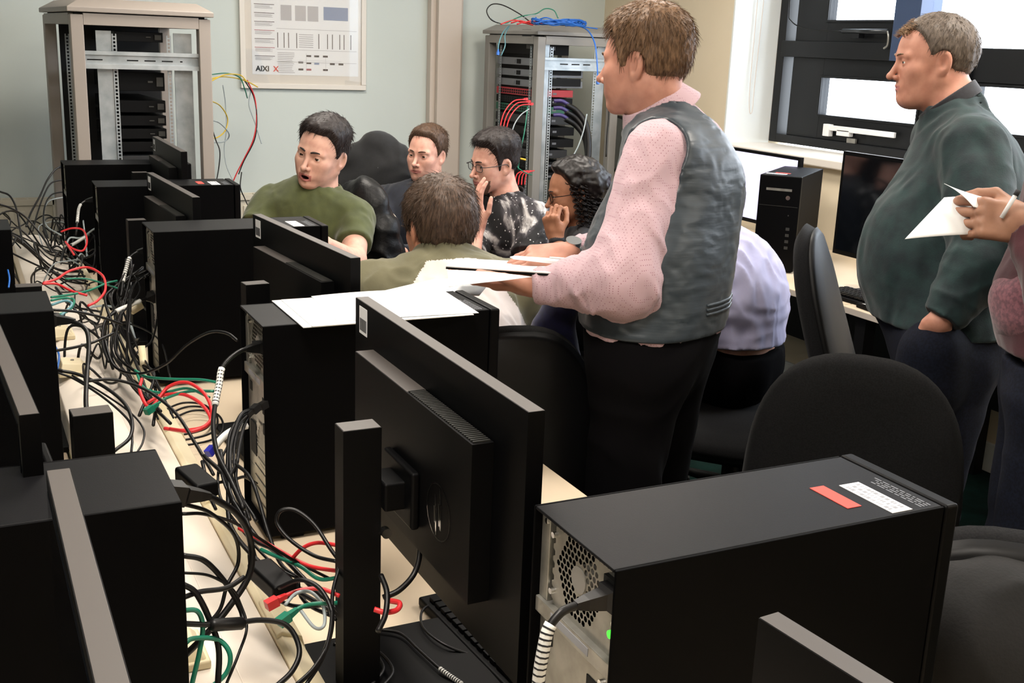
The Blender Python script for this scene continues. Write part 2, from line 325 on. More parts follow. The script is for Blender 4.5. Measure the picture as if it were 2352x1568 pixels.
# ---------- tower ----------
TW,TH,TD=.170,.399,.445
def hexplate(y0,y1,z0,z1,cell,keep,x):
    """perforated plate in the yz plane; cells inside keep(y,z) get a hexagonal hole"""
    mb=MB(); dy=cell; dz=cell*math.sqrt(3)/2; r=cell/math.sqrt(3); row=0; z=z0
    while z<=z1:
        y=y0+(dy/2 if row%2 else 0)
        while y<=y1:
            o=[(x,y+r*math.sin(PI/3*k),z+r*math.cos(PI/3*k)) for k in range(6)]
            if keep(y,z):
                i=[(x,y+r*.74*math.sin(PI/3*k),z+r*.74*math.cos(PI/3*k)) for k in range(6)]
                mb.add(o+i,[(k,(k+1)%6,6+(k+1)%6,6+k) for k in range(6)])
            else: mb.add(o,[(0,1,2,3,4,5)])
            y+=dy
        z+=dz; row+=1
    return mb
def make_tower(label,loc,rz=0,detail=True,front=False,stickers='full'):
    t=empty('computer_tower',loc,rz,label,'computer','black tower computers')
    c=MB(); th=.004
    c.box(.0,0,.012,TD-.022,th,TH); c.box(0,TW-th,.012,TD-.022,TW,TH); c.box(0,th,.012,TD-.022,TW-th,.016); c.box(.03,th,.02,.034,TW-th,TH-th)
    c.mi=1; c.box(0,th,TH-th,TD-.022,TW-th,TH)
    c.build('case',['black_case','case_top_lit'],t,bevel=.0012,bseg=1)
    b=MB(); b.box(TD-.020,-.001,.008,TD,TW+.001,TH+.001); b.build('front_bezel','bezel_black',t,bevel=.004)
    for x in (.03,TD-.07):
        for y in (.012,TW-.042): MB().box(x,y,0,x+.04,y+.03,.012).build('foot','black_plastic',t)
    # rear
    r=MB(); x=.012
    r.box(x,th,.016,x+.006,TW-th,.10); 
    r.box(x-.003,TW-.022,.294,x+.006,TW-th,TH-.008)
    r.box(x,th,.10,x+.006,TW-th,.285)
    r.box(x-.007,th,.276,x+.006,TW-th,.294)
    for k in range(6): r.box(x-.002,.03,.03+k*.021,x,.125,.046+k*.021)
    rp=r.build('rear_panel','steel',t,bevel=.001)
    if detail:
        fy,fz=.089,.346
        keep=lambda y,z:(.0155<math.hypot(y-fy,z-fz)<.045)
        hexplate(.006,TW-.026,.296,TH-.012,.0082,keep,x+.001).build('fan_grille','steel',t)
        hexplate(.02,.10,.118,.205,.0085,lambda y,z:math.hypot(y-.06,z-.16)<.04,x-.0025).build('vent_grille','steel',rp)
    else:
        MB().box(x,th,.296,x+.004,TW-.02,TH-.01).build('fan_grille','steel_dark',t)
    MB().cyl((.03,.089,.346),(x,.089,.346),.0145,n=20).build('fan_hub','rack_grey',t)
    p=MB(); p.box(x-.004,.006,.348,x+.002,.034,.380); p.build('power_socket','hole_black',t)
    for q_ in ((x-.001,.135,.245,x+.001,.15,.262),(x-.001,.03,.225,x+.001,.06,.255),(x-.003,.02,.19,x-.001,.05,.21),(x-.004,.10,.13,x-.001,.14,.19)): MB().box(*q_).build('port_block','hole_black',rp)
    for (yy,zz) in [(.012,.385),(.155,.385),(.140,.375),(.140,.310),(.013,.335),(.03,.262),(.02,.10)]: MB().cyl((x-.004,yy,zz),(x+.002,yy,zz),.0035,n=10).build('screw','chrome',rp)
    MB().cyl((x-.004,.018,.322),(x,.018,.322),.0042,n=12).build('power_light','led_green',t)
    lb=MB(); lb.box(x-.0075,.05,.281,x-.007,.13,.290); lb.build('label_strip','ink_grey',rp)
    # top labels
    z=TH+.0006
    if stickers=='full':
        sr=MB().box(.316,.036,TH,.336,.098,z).build('red_sticker','sticker_red',t); sr['label']='red sticker'
        sw=MB().box(.354,.008,TH,.383,.092,z).build('barcode_sticker','sticker_white',t); sw['label']='white barcode sticker'
        bb=MB()
        for j in range(3):
            yy=.016
            while yy<.084:
                wd_=rnd.choice([.0012,.002,.003,.005]); bb.box(.357+j*.0085,yy,z,.362+j*.0085,yy+wd_,z+.0002); yy+=wd_+rnd.choice([.0015,.0025,.004])
        bb.build('barcode','ink_grey',sw)
    pr=MB()
    for j in range(4):
        yy=.010
        while yy<.085:
            l=rnd.uniform(.003,.012); pr.box(.397+j*.0045,yy,TH,.399+j*.0045,yy+l,TH+.0003); yy+=l+.0025
    pr.build('printed_text','text_grey',t)
    if front:
        fx=TD; 
        MB().box(fx,.03,.338,fx+.002,.135,.348).build('drive_slot','steel',t)
        MB().cyl((fx,.122,.312),(fx+.003,.122,.312),.009,n=20).build('power_button','chrome',t)
        q=MB(); q.box(fx,.006,.275,fx+.001,.164,.2765)
        for k in range(4): q.box(fx,.125,.10+k*.026,fx+.0008,.14,.112+k*.026)
        q.cyl((fx,.13,.24),(fx+.001,.13,.24),.003); q.build('front_ports','steel_dark',t)
    return t
T1=make_tower('large black tower computer in the right foreground with red and white stickers',(.526,.814,DZ),0)
make_tower('black tower computer with loose white papers lying on top',(.441,1.824,DZ),.003,stickers='none')
dup(T1,(.417,2.818,DZ),.015,'black tower computer third along the right row, before the green t-shirt man')
dup(T1,(.384,3.702,DZ),-.02,'black tower computer fourth along the right row, second from the rack')
dup(T1,(.345,4.33,DZ),0.0,'black tower computer at the far end of the right row, against the rack')
dup(T1,(.183,1.293,DZ),PI,'large black tower computer in the left foreground with cables behind it')
dup(T1,(.130,2.211,DZ),PI,'black tower computer second along the left row')
dup(T1,(.104,3.10,DZ),PI,'black tower computer third along the left row, cut by the frame edge')
wt=make_tower('black tower computer on the window desk beside the paper cup',(3.08,3.58,DZ),0,front=True)
# front faces -x/-y: rotate so that the local +x end points at the room
_a=math.radians(218); wt.rotation_euler=(0,0,_a)
_c=Vector((TD*math.cos(_a)-TW*math.sin(_a),TD*math.sin(_a)+TW*math.cos(_a))); wt.location=(3.075-_c.x,3.575-_c.y,DZ)
# ---------- monitors (screen faces local +x, width along y) ----------
def make_monitor(label,loc,rz=0,w=.59,h=.335,lit=False,stand_h=None,column=True,sticker=False,slim=False):
    """loc = desk point under the panel centre, z = desk; panel bottom at loc.z+stand_h"""
    t=empty('monitor',loc,rz,label,'monitor','black monitors'); z0=stand_h if stand_h is not None else .155; d=.021
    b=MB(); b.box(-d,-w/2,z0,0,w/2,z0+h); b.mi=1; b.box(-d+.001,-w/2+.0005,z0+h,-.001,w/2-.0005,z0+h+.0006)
    p=b.build('panel',['bezel_black','black_top_lit'],t,bevel=.0015,bseg=1)
    MB().box(0,-w/2+.014,z0+.018,.0012,w/2-.014,z0+h-.014).build('screen','screen_lit' if lit else 'screen_off',t)
    bw=w*.36
    hb=-d-.028 if not slim else -d-.012; ht=z0+h-.062 if not slim else z0+h-.14
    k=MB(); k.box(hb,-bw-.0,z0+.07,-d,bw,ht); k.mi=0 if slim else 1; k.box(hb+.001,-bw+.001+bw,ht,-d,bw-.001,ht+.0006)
    k.build('rear_housing',['black_plastic','black_top_lit'],t,bevel=.0015,bseg=1)
    g=MB(); n=34 if not slim else 1
    for i in range(n):
        y=-bw+.004+i*(bw*1.0/n); g.box(hb+.003,y,ht-.0002,-d-.003,y+.0028,ht+.0020)
    g.build('vent_slots','steel_dark',t)
    if column:
        cx=-.115
        ft=MB(); ft.box(cx-.065,-.13,0,cx+.185,.13,.014); ft.build('base','black_plastic',t,bevel=.003)
        c=MB(); c.box(cx-.026,-.018,.014,cx+.026,.018,z0+.235); c.mi=1; c.box(cx-.025,-.017,z0+.235,cx+.025,.017,z0+.2356); c.build('stand_column',['black_plastic','black_top_lit'],t,bevel=.002,bseg=1)
        a=MB(); a.box(cx+.026,-.03,z0+.12,-d-.028,.03,z0+.16); a.box(-d-.04,-.055,z0+.10,-d-.028,.055,z0+.18); a.build('hinge','black_plastic',t,bevel=.004)
        MB().cyl((cx+.03,-.019,z0+.09),(cx+.03,-.030,z0+.09),.007).build('release_button','chrome',t,smooth=False)
    lg=MB(); cy=-bw*.55
    for q in range(24):
        a0,a1=2*PI*q/24,2*PI*(q+1)/24; R1,R2=.038,.036
        lg.add([(-d-.0285,cy+R*math.cos(a),z0+h*.45+R*math.sin(a)) for a in (a0,a1) for R in (R1,R2)],[(0,1,3,2)])
    for (yy,za,zb) in [(-.010,-.022,.034),(.004,-.034,.020)]: lg.add([(-d-.0285,cy+yy,z0+h*.45+za),(-d-.0285,cy+yy+.004,z0+h*.45+za),(-d-.0285,cy+yy+.008,z0+h*.45+zb),(-d-.0285,cy+yy+.004,z0+h*.45+zb)],[(0,1,2,3)])
    for (yy,zz,hh) in [(-.004,-.018,.030),(.010,-.018,.022)]: lg.add([(-d-.0285,cy+yy-.006,z0+h*.45+zz+hh),(-d-.0285,cy+yy+.004,z0+h*.45+zz+hh),(-d-.0285,cy+yy+.002,z0+h*.45+zz),(-d-.0285,cy+yy-.001,z0+h*.45+zz)],[(0,1,2,3)])
    o=lg.build('round_logo','chrome',t); o['label']='worn round chrome logo'
    if sticker:
        s=MB().box(-d-.0006,w/2-.055,z0+h-.05,-d,w/2-.02,z0+h-.008).build('asset_sticker','sticker_white',t); s['label']='white asset sticker'
        q=MB()
        for i in range(9): q.box(-d-.0009,w/2-.052+i*.0034,z0+h-.045,-d-.0006,w/2-.050+i*.0034,z0+h-.026)
        q.build('barcode','ink',s)
    return t
M1=make_monitor('large black monitor seen from behind in the foreground, round logo on its back',(.555,1.316,DZ),.0,stand_h=.155,sticker=True)
dup(M1,(.665,2.345,DZ-.026),math.radians(4.8),'black monitor directly behind the tower with the papers')
dup(M1,(.568,3.38,DZ-.045),math.radians(3),'black monitor third along the right row')
dup(M1,(.693,4.16,DZ),0,'black monitor furthest along the right row')
MX_=dup(M1,(.566,.310,DZ-.03),math.radians(5),'black monitor cut off at the bottom right corner of the picture')
for c_ in list(MX_.children):
    if c_.name.startswith('asset_sticker'):
        for g_ in list(c_.children): bpy.data.objects.remove(g_)
        bpy.data.objects.remove(c_)
ML=make_monitor('black monitor in the lower left corner with its glossy screen facing left',(.049,.725,DZ),PI,stand_h=.155,slim=True)
dup(ML,(.022,1.545,DZ-.02),PI-math.radians(-3),'black monitor at the left edge above the near left tower')
dup(ML,(.0,2.55,DZ-.05),PI,'black monitor mostly outside the left edge, third along')
for o_ in list(COL.objects):
    if o_.name.startswith('monitor') and o_.parent is None and o_.location.z<DZ-.001:   # rear desk monitors stand lower on their columns
        dz=DZ-o_.location.z; o_.location.z=DZ
        for c in o_.children:
            if c.name.split('.')[0] in('panel','screen','rear_housing','vent_slots','round_logo','hinge','release_button','stand_column','asset_sticker'):
                c.location.z-=dz
make_monitor('white lit monitor on the window desk behind the man in the waistcoat',(3.36,4.20,DZ),PI,w=.54,lit=True,stand_h=.105)
make_monitor('switched off black monitor on the window desk left of the man in the green jumper',(3.10,3.09,DZ),PI,w=.58,h=.40,stand_h=.125)
# ---------- window desk things ----------
def keyboard(label,loc,rz):
    t=empty('keyboard',loc,rz,label,'keyboard'); MB().box(-.08,-.22,0,.08,.22,.016).build('case','black_plastic',t,bevel=.004)
    k=MB()
    for r in range(6):
        y=-.21
        while y<.2:
            w_=.0165 if not(r==0 and -.12<y<-.02) else .09
            k.box(-.07+r*.0235,y,.016,-.07+r*.0235+.018,y+w_,.023); y+=w_+.0035
    k.build('keys','bezel_black',t,bevel=.0015,bseg=1); return t
keyboard('black keyboard on the window desk next to the standing man in the green jumper',(3.0,3.02,DZ),.05)
keyboard('black keyboard lying on the desk beneath the foreground monitor',(.70,1.30,DZ),.06)
keyboard('black keyboard in front of the lit white monitor',(3.15,4.15,DZ),0)
t=empty('paper_cup',(3.043,3.475,DZ),0,'brown paper coffee cup with a cream lid on the window desk','cup')
MB().lathe([(0,0),(.0275,0),(.029,.002),(.0395,.096),(0,.096)],32).build('cup_body','cup_kraft',t,smooth=True)
MB().lathe([(.040,.092),(.0425,.093),(.0425,.099),(.041,.101),(.039,.104),(.038,.113),(.034,.115),(.033,.111),(0,.110)],32).box(-.028,-.012,.11,-.018,.012,.1185).build('lid','cup_lid',t,smooth=True)
def sheet(name,corners,m,label,cat,group=None,th=.0006,curl=0,n=10,parent=None):
    """paper sheet from 4 corners with gentle waviness"""
    c=[Vector(v) for v in corners]; nn=((c[1]-c[0]).cross(c[3]-c[0])).normalized(); vs=[]
    for side in (0,1):
        for i in range(n+1):
            for j in range(n+1):
                u,v=i/n,j/n; p=(c[0]*(1-u)+c[1]*u)*(1-v)+(c[3]*(1-u)+c[2]*u)*v
                p=p+nn*(curl*(4*u*(1-u))*(0.4+v)+ (th if side else 0)); vs.append(p)
    N=(n+1)**2; fs=[]
    for i in range(n):
        for j in range(n):
            a=i*(n+1)+j; fs.append((a,a+1,a+n+2,a+n+1)); fs.append((N+a,N+a+n+1,N+a+n+2,N+a+1))
    ed=[i*(n+1) for i in range(n+1)]+[n*(n+1)+j for j in range(1,n+1)]+[i*(n+1)+n for i in range(n-1,-1,-1)]+[j for j in range(n-1,0,-1)]
    for k in range(len(ed)): a,b=ed[k],ed[(k+1)%len(ed)]; fs.append((a,b,N+b,N+a))
    o=MB().add(vs,fs).build(name,m,parent,smooth=True)
    if label: tag(o,label,cat,group)
    return o
zt=DZ+TH+.0012
def a4(cx,cy,ang,z,w=.297,h=.21):
    c,s=math.cos(ang),math.sin(ang); return [(cx+a*w/2*c-b*h/2*s,cy+a*w/2*s+b*h/2*c,z) for a,b in((-1,-1),(1,-1),(1,1),(-1,1))]
sheet('paper',a4(.650,1.895,.0,zt),'paper','white sheet lying lowest on the tower, left end showing','paper','loose papers on the tower',th=.002)
sheet('paper',a4(.665,1.888,-.01,zt+.0024),'paper','white sheet topmost of the stack on the tower','paper','loose papers on the tower',th=.0015)
sheet('paper',a4(.70,1.893,-.06,zt+.0042,.26,.2),'paper','white sheet on the stack, near the tower front end','paper','loose papers on the tower',th=.001,curl=.003)
fo=empty('folder',(2.93,2.86,DZ),-.1,'thin black folder on the edge of the window desk beside the green jumper','folder')
MB().box(-.05,-.16,0,.20,.14,.018).build('cover','black_plastic',fo,bevel=.004)
sheet('paper',[(2.89,2.97,DZ+.022),(3.10,2.92,DZ+.022),(3.05,2.70,DZ+.03),(2.86,2.76,DZ+.03)],'paper','curled white papers on the black folder','paper',curl=.02)
# poster
po=empty('framed_poster',(1.77,YB,1.70),0,'white framed technical poster with tables and a small red and black logo','poster')
fw,fh=.355,.375
fm=MB(); g=.028
fm.box(-fw,-.025,-fh,fw,-.0,-fh+g); fm.box(-fw,-.025,fh-g+.35,fw,-.0,fh+.35); fm.box(-fw,-.025,-fh+g,-fw+g,-.0,fh-g+.35); fm.box(fw-g,-.025,-fh+g,fw,-.0,fh-g+.35)
fm.build('frame','frame_white',po,bevel=.003)
MB().box(-fw+g,-.012,-fh+g,fw-g,-.004,fh-g+.35).build('mount','frame_white',po)
pw=.30
ps=MB().box(-pw+.01,-.0135,-fh+.075,pw+.01,-.0125,fh+.28).build('print','paper',po)
pm=MB(); Yp=-.0145
def pr(x0,z0,x1,z1,mi): pm.mi=mi; pm.box(x0,Yp-.0002*mi,z0,x1,Yp+.0004,z1)
z0=-fh+.075; 
for j in range(13):     # left column paragraphs
    zb=z0+.075+j*.045; pr(-.275,zb+.022,-.165,zb+.025,0 if j not in(1,3) else 2)
    for q in range(4): pr(-.272,zb+.002+q*.0045,-.172+rnd.uniform(-.02,0),zb+.0042+q*.0045,1)
for zb in (z0+.07,z0+.135,z0+.245,z0+.42,z0+.6): pr(-.155,zb,.30,zb+.002,1)
for i,x in enumerate([-.15,-.115,-.09,-.045,.08,.13,.158,.20,.225,.265]): pr(x,z0+.145,x+.004,z0+.225,0)
for x in (-.03,):
    for q in range(7): pr(x,z0+.15+q*.011,x+.08,z0+.154+q*.011,1)
for q in range(12): pr(-.15,z0+.012+q*.0095,-.055+rnd.uniform(-.02,0),z0+.0155+q*.0095,1)
for (x,z,mi) in [(.01,.10,0),(.055,.10,0),(.105,.10,0),(-.035,.065,0),(.01,.062,0),(.055,.06,3),(.145,.06,0),(.195,.06,0),(-.035,.027,0),(.01,.027,2),(.105,.027,0)]: pr(x,z0+z,x+.028,z0+z+.010,mi)
pr(.01,z0+.015,.011,z0+.12,1); pr(.12,z0+.03,.121,z0+.10,1); pr(-.03,z0+.080,.21,z0+.081,1)
pr(.11,z0+.30,.25,z0+.37,3)
for q in range(7): pr(.115,z0+.305+q*.009,.245,z0+.3065+q*.009,1)
for c_ in (-.10,-.02,.05): pr(c_-.03,z0+.29,c_+.03,z0+.37,1)
pm.build('diagram',[mat('print_dark','#4a4548',.8),mat('print_grey','#b9b9bd',.8),mat('print_red','#a8606a',.8),mat('print_blue','#8d9cb8',.8)],ps)
MX=frame_M((-.272,-.0155,z0+.03),(1,0,0),(0,0,1))
text('logo_text','AIXI',.040,'ink',ps,MX,'LEFT'); text('logo_text','X',.040,'sticker_red',ps,frame_M((-.175,-.0155,z0+.03),(1,0,0),(0,0,1)),'LEFT')
MB().box(-fw+g,-.0200,-fh+g,fw-g,-.0190,fh-g+.35).build('glass','poster_glass',po)
# ---------- racks ----------
def make_rack(label,loc,rz,w,d,h,m,bottom=.03):
    t=empty('server_rack',loc,rz,label,'server rack'); P=.05
    for (x,y) in ((0,0),(w-P,0),(0,d-P),(w-P,d-P)): MB().box(x,y,bottom,x+P,y+P,h-.06).build('post',m,t,bevel=.004)
    for z in (h-.10,bottom):
      r=MB(); r.box(P-.001,0,z+.044,w-P,.001,z+.045)
      if 1:
        r.box(P,0,z,w-P,P*.8,z+.045); r.box(P,d-P*.8,z,w-P,d,z+.045); r.box(0,P,z,P*.8,d-P,z+.045); r.box(w-P*.8,P,z,w,d-P,z+.045)
      r.build('frame_rail',m,t,bevel=.003)
    e=.012; zt=h-.048
    tp=MB(); A=[(-e,-e),(w+e,-e),(w+e,d+e),(-e,d+e)]; B=[(.045,.045),(w-.045,.045),(w-.045,d-.045),(.045,d-.045)]
    C_=[(0,-.0),(w,0),(w,d),(0,d)]
    vs=[(x,y,zt-.003) for x,y in A]+[(x,y,zt+.016) for x,y in A]+[(x,y,zt+.050) for x,y in B]
    tp.add(vs,[(3,2,1,0)]+[(i,(i+1)%4,4+(i+1)%4,4+i) for i in range(4)]+[(4+i,4+(i+1)%4,8+(i+1)%4,8+i) for i in range(4)]+[(8,9,10,11)])
    tp.build('top_cover',m,t,bevel=.003)
    MB().box(.02,.02,h-.06,w-.02,d-.02,h-.05).build('top_gap_dark','hole_black',t)  # black slab painting in the dark gap under the cover
    MB().box(.03,.03,bottom,w-.03,d-.03,bottom+.01).build('floor_plate','steel_dark',t)
    return t
def rail(t,x,y,z0,z1,axis,flip=1):
    """mounting rail with square holes; axis 'x' -> face looks -y"""
    mb=MB(); u=.0148; n=int((z1-z0)/u); W_=.019
    for i in range(n):
        z=z0+i*u
        if axis=='x':
            mb.box(x,y,z,x+.005,y+.002,z+u); mb.box(x+.014,y,z,x+W_,y+.002,z+u); mb.box(x+.005,y,z,x+.014,y+.002,z+.0055)
        else:
            mb.box(x,y,z,x+.002,y+.005,z+u); mb.box(x,y+.014,z,x+.002,y+W_,z+u); mb.box(x,y+.005,z,x+.002,y+.014,z+.0055)
    return mb.build('mounting_rail','galvanised',t)
RL=make_rack('tall taupe open server rack at the left against the wall',(.445,4.90,0),math.radians(3.2),.555,.80,1.72,'rack_taupe')
for (x0,x1) in ((.105,.165),(.415,.49)): MB().box(x0,.07,.06,x1,.075,1.60).build('side_plate','galvanised',RL)
rail(RL,.166,.066,.08,1.59,'x'); rail(RL,.385,.066,.08,1.59,'x')
cb=MB()
for (za,zb,yy) in ((1.505,1.52,.018),(1.465,1.505,.03),(1.45,1.468,.018)): cb.box(.05,yy,za,.515,yy+.012,zb)
cb.build('cross_brace','galvanised',RL)
sl=MB()
for x0,x1 in ((.06,.12),(.215,.26),(.285,.33),(.355,.40),(.43,.44)): sl.box(x0,.029,1.483,x1,.031,1.488)
sl.build('brace_slot','hole_black',RL)
MB().box(.06,.74,.06,.50,.755,1.62).build('dark_backing',mat('dark_void','#0b0b0c',.8),RL)  # dark sheet added to stand in for the shaded void inside the rack
rail(RL,.055,.55,.5,1.59,'x')
def server(rack,x0,y0,z,w,dd,h,m,label,name='rack_server',front=None,cat='server'):
    """equipment sitting in a rack, in the rack's local frame"""
    o=empty(name,rack.matrix_basis@Vector((0,0,0)),rack.rotation_euler[2],label,cat)
    o.location=Vector(rack.location)+Matrix.Rotation(rack.rotation_euler[2],3,'Z')@Vector((x0,y0,z))
    MB().box(0,0,0,w,dd,h).build('chassis',m,o,bevel=.0015,bseg=1)
    if front: front(o,w,dd,h)
    return o
mat('equip_black','#050506',.55,spec=.15); mat('equip_dark','#0c0d0f',.5,spec=.2); mat('equip_grey','#7d8085',.45,metal=.4); mat('equip_mid','#1f2124',.45)
def plain(o,w,d,h):
    MB().box(w*.55,-.004,h*.3,w*.85,0,h*.7).build('face_panel','steel_dark',o)
LZ=[(1.56,.04,'equip_dark'),(1.36,.075,'equip_black'),(1.27,.05,'equip_black'),(1.215,.042,'equip_black'),(1.16,.042,'equip_black'),(1.105,.042,'equip_black')]
LLB=['flat black server at the very top of the taupe rack','tall black server second from the top in the taupe rack','black server third from the top in the taupe rack','black server with a small bright bracket, upper middle of the taupe rack','black server with a small bright bracket, centre of the taupe rack','black server with a small bright bracket just above the grey drive box']
def brk(o,w,d,h): MB().box(w-.035,-.006,h*.25,w-.008,0,h*.75).box(w-.07,-.004,h*.45,w-.05,0,h*.55).build('bracket','steel_dark',o)
for (z,h,m_),l in zip(LZ,LLB): server(RL,.188,.12,z,.195,.55,h,m_,l,front=brk)
server(RL,.188,.09,1.035,.195,.5,.055,'equip_mid','dark grey shelf unit low in the taupe rack',name='rack_shelf',cat='rack unit')
def ports(o,w,d,h): MB().box(.01,-.003,.01,.02,0,.02).box(.05,-.003,.008,.056,0,.014).box(.1,-.003,.02,.12,0,.024).build('ports','steel',o)
server(RL,.215,.085,.965,.13,.4,.05,'equip_mid','small dark box with tiny ports at the foot of the taupe rack',front=ports,name='switch_box')
RR=make_rack('grey server rack in the back corner packed with switches and cables',(2.838,5.50,0),math.radians(3.5),.545,.60,1.715,'rack_grey')
for (x0,x1) in ((.05,.105),(.415,.47)): MB().box(x0,.05,.06,x1,.055,1.62).build('side_plate','galvanised',RR)
rail(RR,.108,.046,.08,1.61,'x'); rail(RR,.395,.046,.08,1.61,'x'); rail(RR,.035,.12,.08,1.61,'y'); rail(RR,.035,.46,.08,1.61,'y')
cb=MB()
for (za,zb,yy) in ((1.535,1.548,.012),(1.495,1.535,.025),(1.482,1.497,.012)): cb.box(.05,yy,za,.50,yy+.012,zb)
cb.build('cross_brace','galvanised',RR)
sl=MB()
for x0,x1 in ((.16,.21),(.235,.285),(.31,.355)): sl.box(x0,.023,1.512,x1,.026,1.518)
sl.build('brace_slot','hole_black',RR)
MB().box(-.002,.075,1.655,.0,.17,1.69).build('name_plate','ink',RR)
MB().box(.060,.07,.45,.064,.53,1.64).build('dark_fill','bezel_black',RR)  # black sheet added to darken the rack interior between the devices
# devices: their fronts look -x, their sides look -y
def dev(z,h,m_,depth,label,name='network_switch',kind='switch'):
    o=empty(name,Vector(RR.location)+Matrix.Rotation(RR.rotation_euler[2],3,'Z')@Vector((.045,.075,z)),RR.rotation_euler[2],label,'network equipment')
    MB().box(0,.0,0,depth,.45,h).build('chassis',m_,o,bevel=.0015,bseg=1)
    q=MB()
    if kind=='switch':
        for i in range(16): q.box(-.002,.03+i*.025,h*.2,0,.046+i*.025,h*.45); q.box(-.002,.03+i*.025,h*.55,0,.046+i*.025,h*.8)
        q.build('ports','hole_black',o)
    elif kind=='router':
        q.box(-.003,.02,h*.15,0,.16,h*.85).box(-.003,.24,h*.3,0,.30,h*.7); q.build('module','equip_grey',o); MB().box(-.004,.18,h*.2,-.001,.22,h*.8).build('grille','hole_black',o)
    else:
        q.box(-.003,.05,h*.4,0,.12,h*.7).box(-.003,.35,h*.3,0,.38,h*.6); q.build('module','steel_dark',o)
    s=MB(); s.box(depth*.45,-.0015,h*.35,depth*.55,0,h*.6).build('side_label','text_grey',o); return o
D_=[(1.56,.075,'equip_black',.2,'black unit at the top of the grey rack','blank'),(1.50,.04,'equip_grey',.2,'light grey router highest in the grey rack','router'),
(1.44,.038,'equip_grey',.3,'light grey router second from the top of the grey rack','router'),(1.385,.038,'equip_grey',.3,'light grey router just above the red patch panel','router'),
(1.335,.038,'switch_red',.24,'red patch panel in the grey rack','switch'),(1.29,.038,'equip_dark',.24,'black switch directly under the red patch panel','switch'),
(1.245,.038,'switch_green',.24,'green patch panel in the grey rack','switch'),(1.185,.045,'equip_mid',.24,'grey black server below the green patch panel','blank'),
(1.125,.045,'equip_dark',.26,'dark server in the middle of the grey rack','blank'),(1.06,.045,'equip_dark',.26,'dark server in the lower middle of the grey rack','blank'),
(1.0,.045,'equip_mid',.22,'dark unit behind the dark haired man in glasses, in the grey rack','blank'),(.94,.04,'equip_dark',.22,'black switch with red leads near the bottom of the grey rack','switch'),(.88,.04,'equip_dark',.22,'lowest visible black switch in the grey rack','switch')]
for z,h,m_,dp,l,k in D_: dev(z,h,m_,dp,l,kind=k)
for k_,(z,l) in enumerate([(1.47,'upper black equipment block seen through the side of the grey rack'),(1.41,'lower black equipment block seen through the side of the grey rack')]):
    o=empty('equipment_block',Vector(RR.location)+Matrix.Rotation(RR.rotation_euler[2],3,'Z')@Vector((.125,.062,z-.015)),RR.rotation_euler[2],l,'network equipment')
    MB().box(0,0,0,.20,.012,.042).build('face','equip_dark',o,bevel=.001)
# ---------- chairs ----------
def superellipse(w,h,n=40,p=2.6,tb=1.0):
    out=[]
    for i in range(n):
        t=2*PI*i/n; c,s=math.cos(t),math.sin(t)
        x=abs(c)**(2/p)*math.copysign(w/2,c); z=abs(s)**(2/p)*math.copysign(h/2,s)
        out.append((x*(1+(tb-1)*(z/h+.5)),z))
    return out
def cushion(mb,outline,th,M,rings=5,bow=0,W=.45):
    n=len(outline); vs=[]; prof=[(.0,1),(.35,.98),(.7,.9),(.92,.62),(1,.0)]
    front=[]; allr=[]
    for side in (1,-1):
        for k,(f,hh) in enumerate(prof):
            if side==-1 and k==len(prof)-1: continue
            for (x,z) in outline:
                X=x*f; Z=z*f; allr.append(M@Vector((X,side*th/2*hh + bow*(X/(W/2))**2,Z)))
    P=len(prof); 
    def r(side,k): return (k*n) if side==1 else ((P+k)*n if k<P-1 else (P-1)*n)
    fs=[]
    for side in(1,-1):
        for k in range(P-1):
            a,b=r(side,k),r(side,k+1)
            for i in range(n):
                q=(a+i,a+(i+1)%n,b+(i+1)%n,b+i); fs.append(q if side==-1 else q[::-1])
    mb.add(allr,fs); return mb
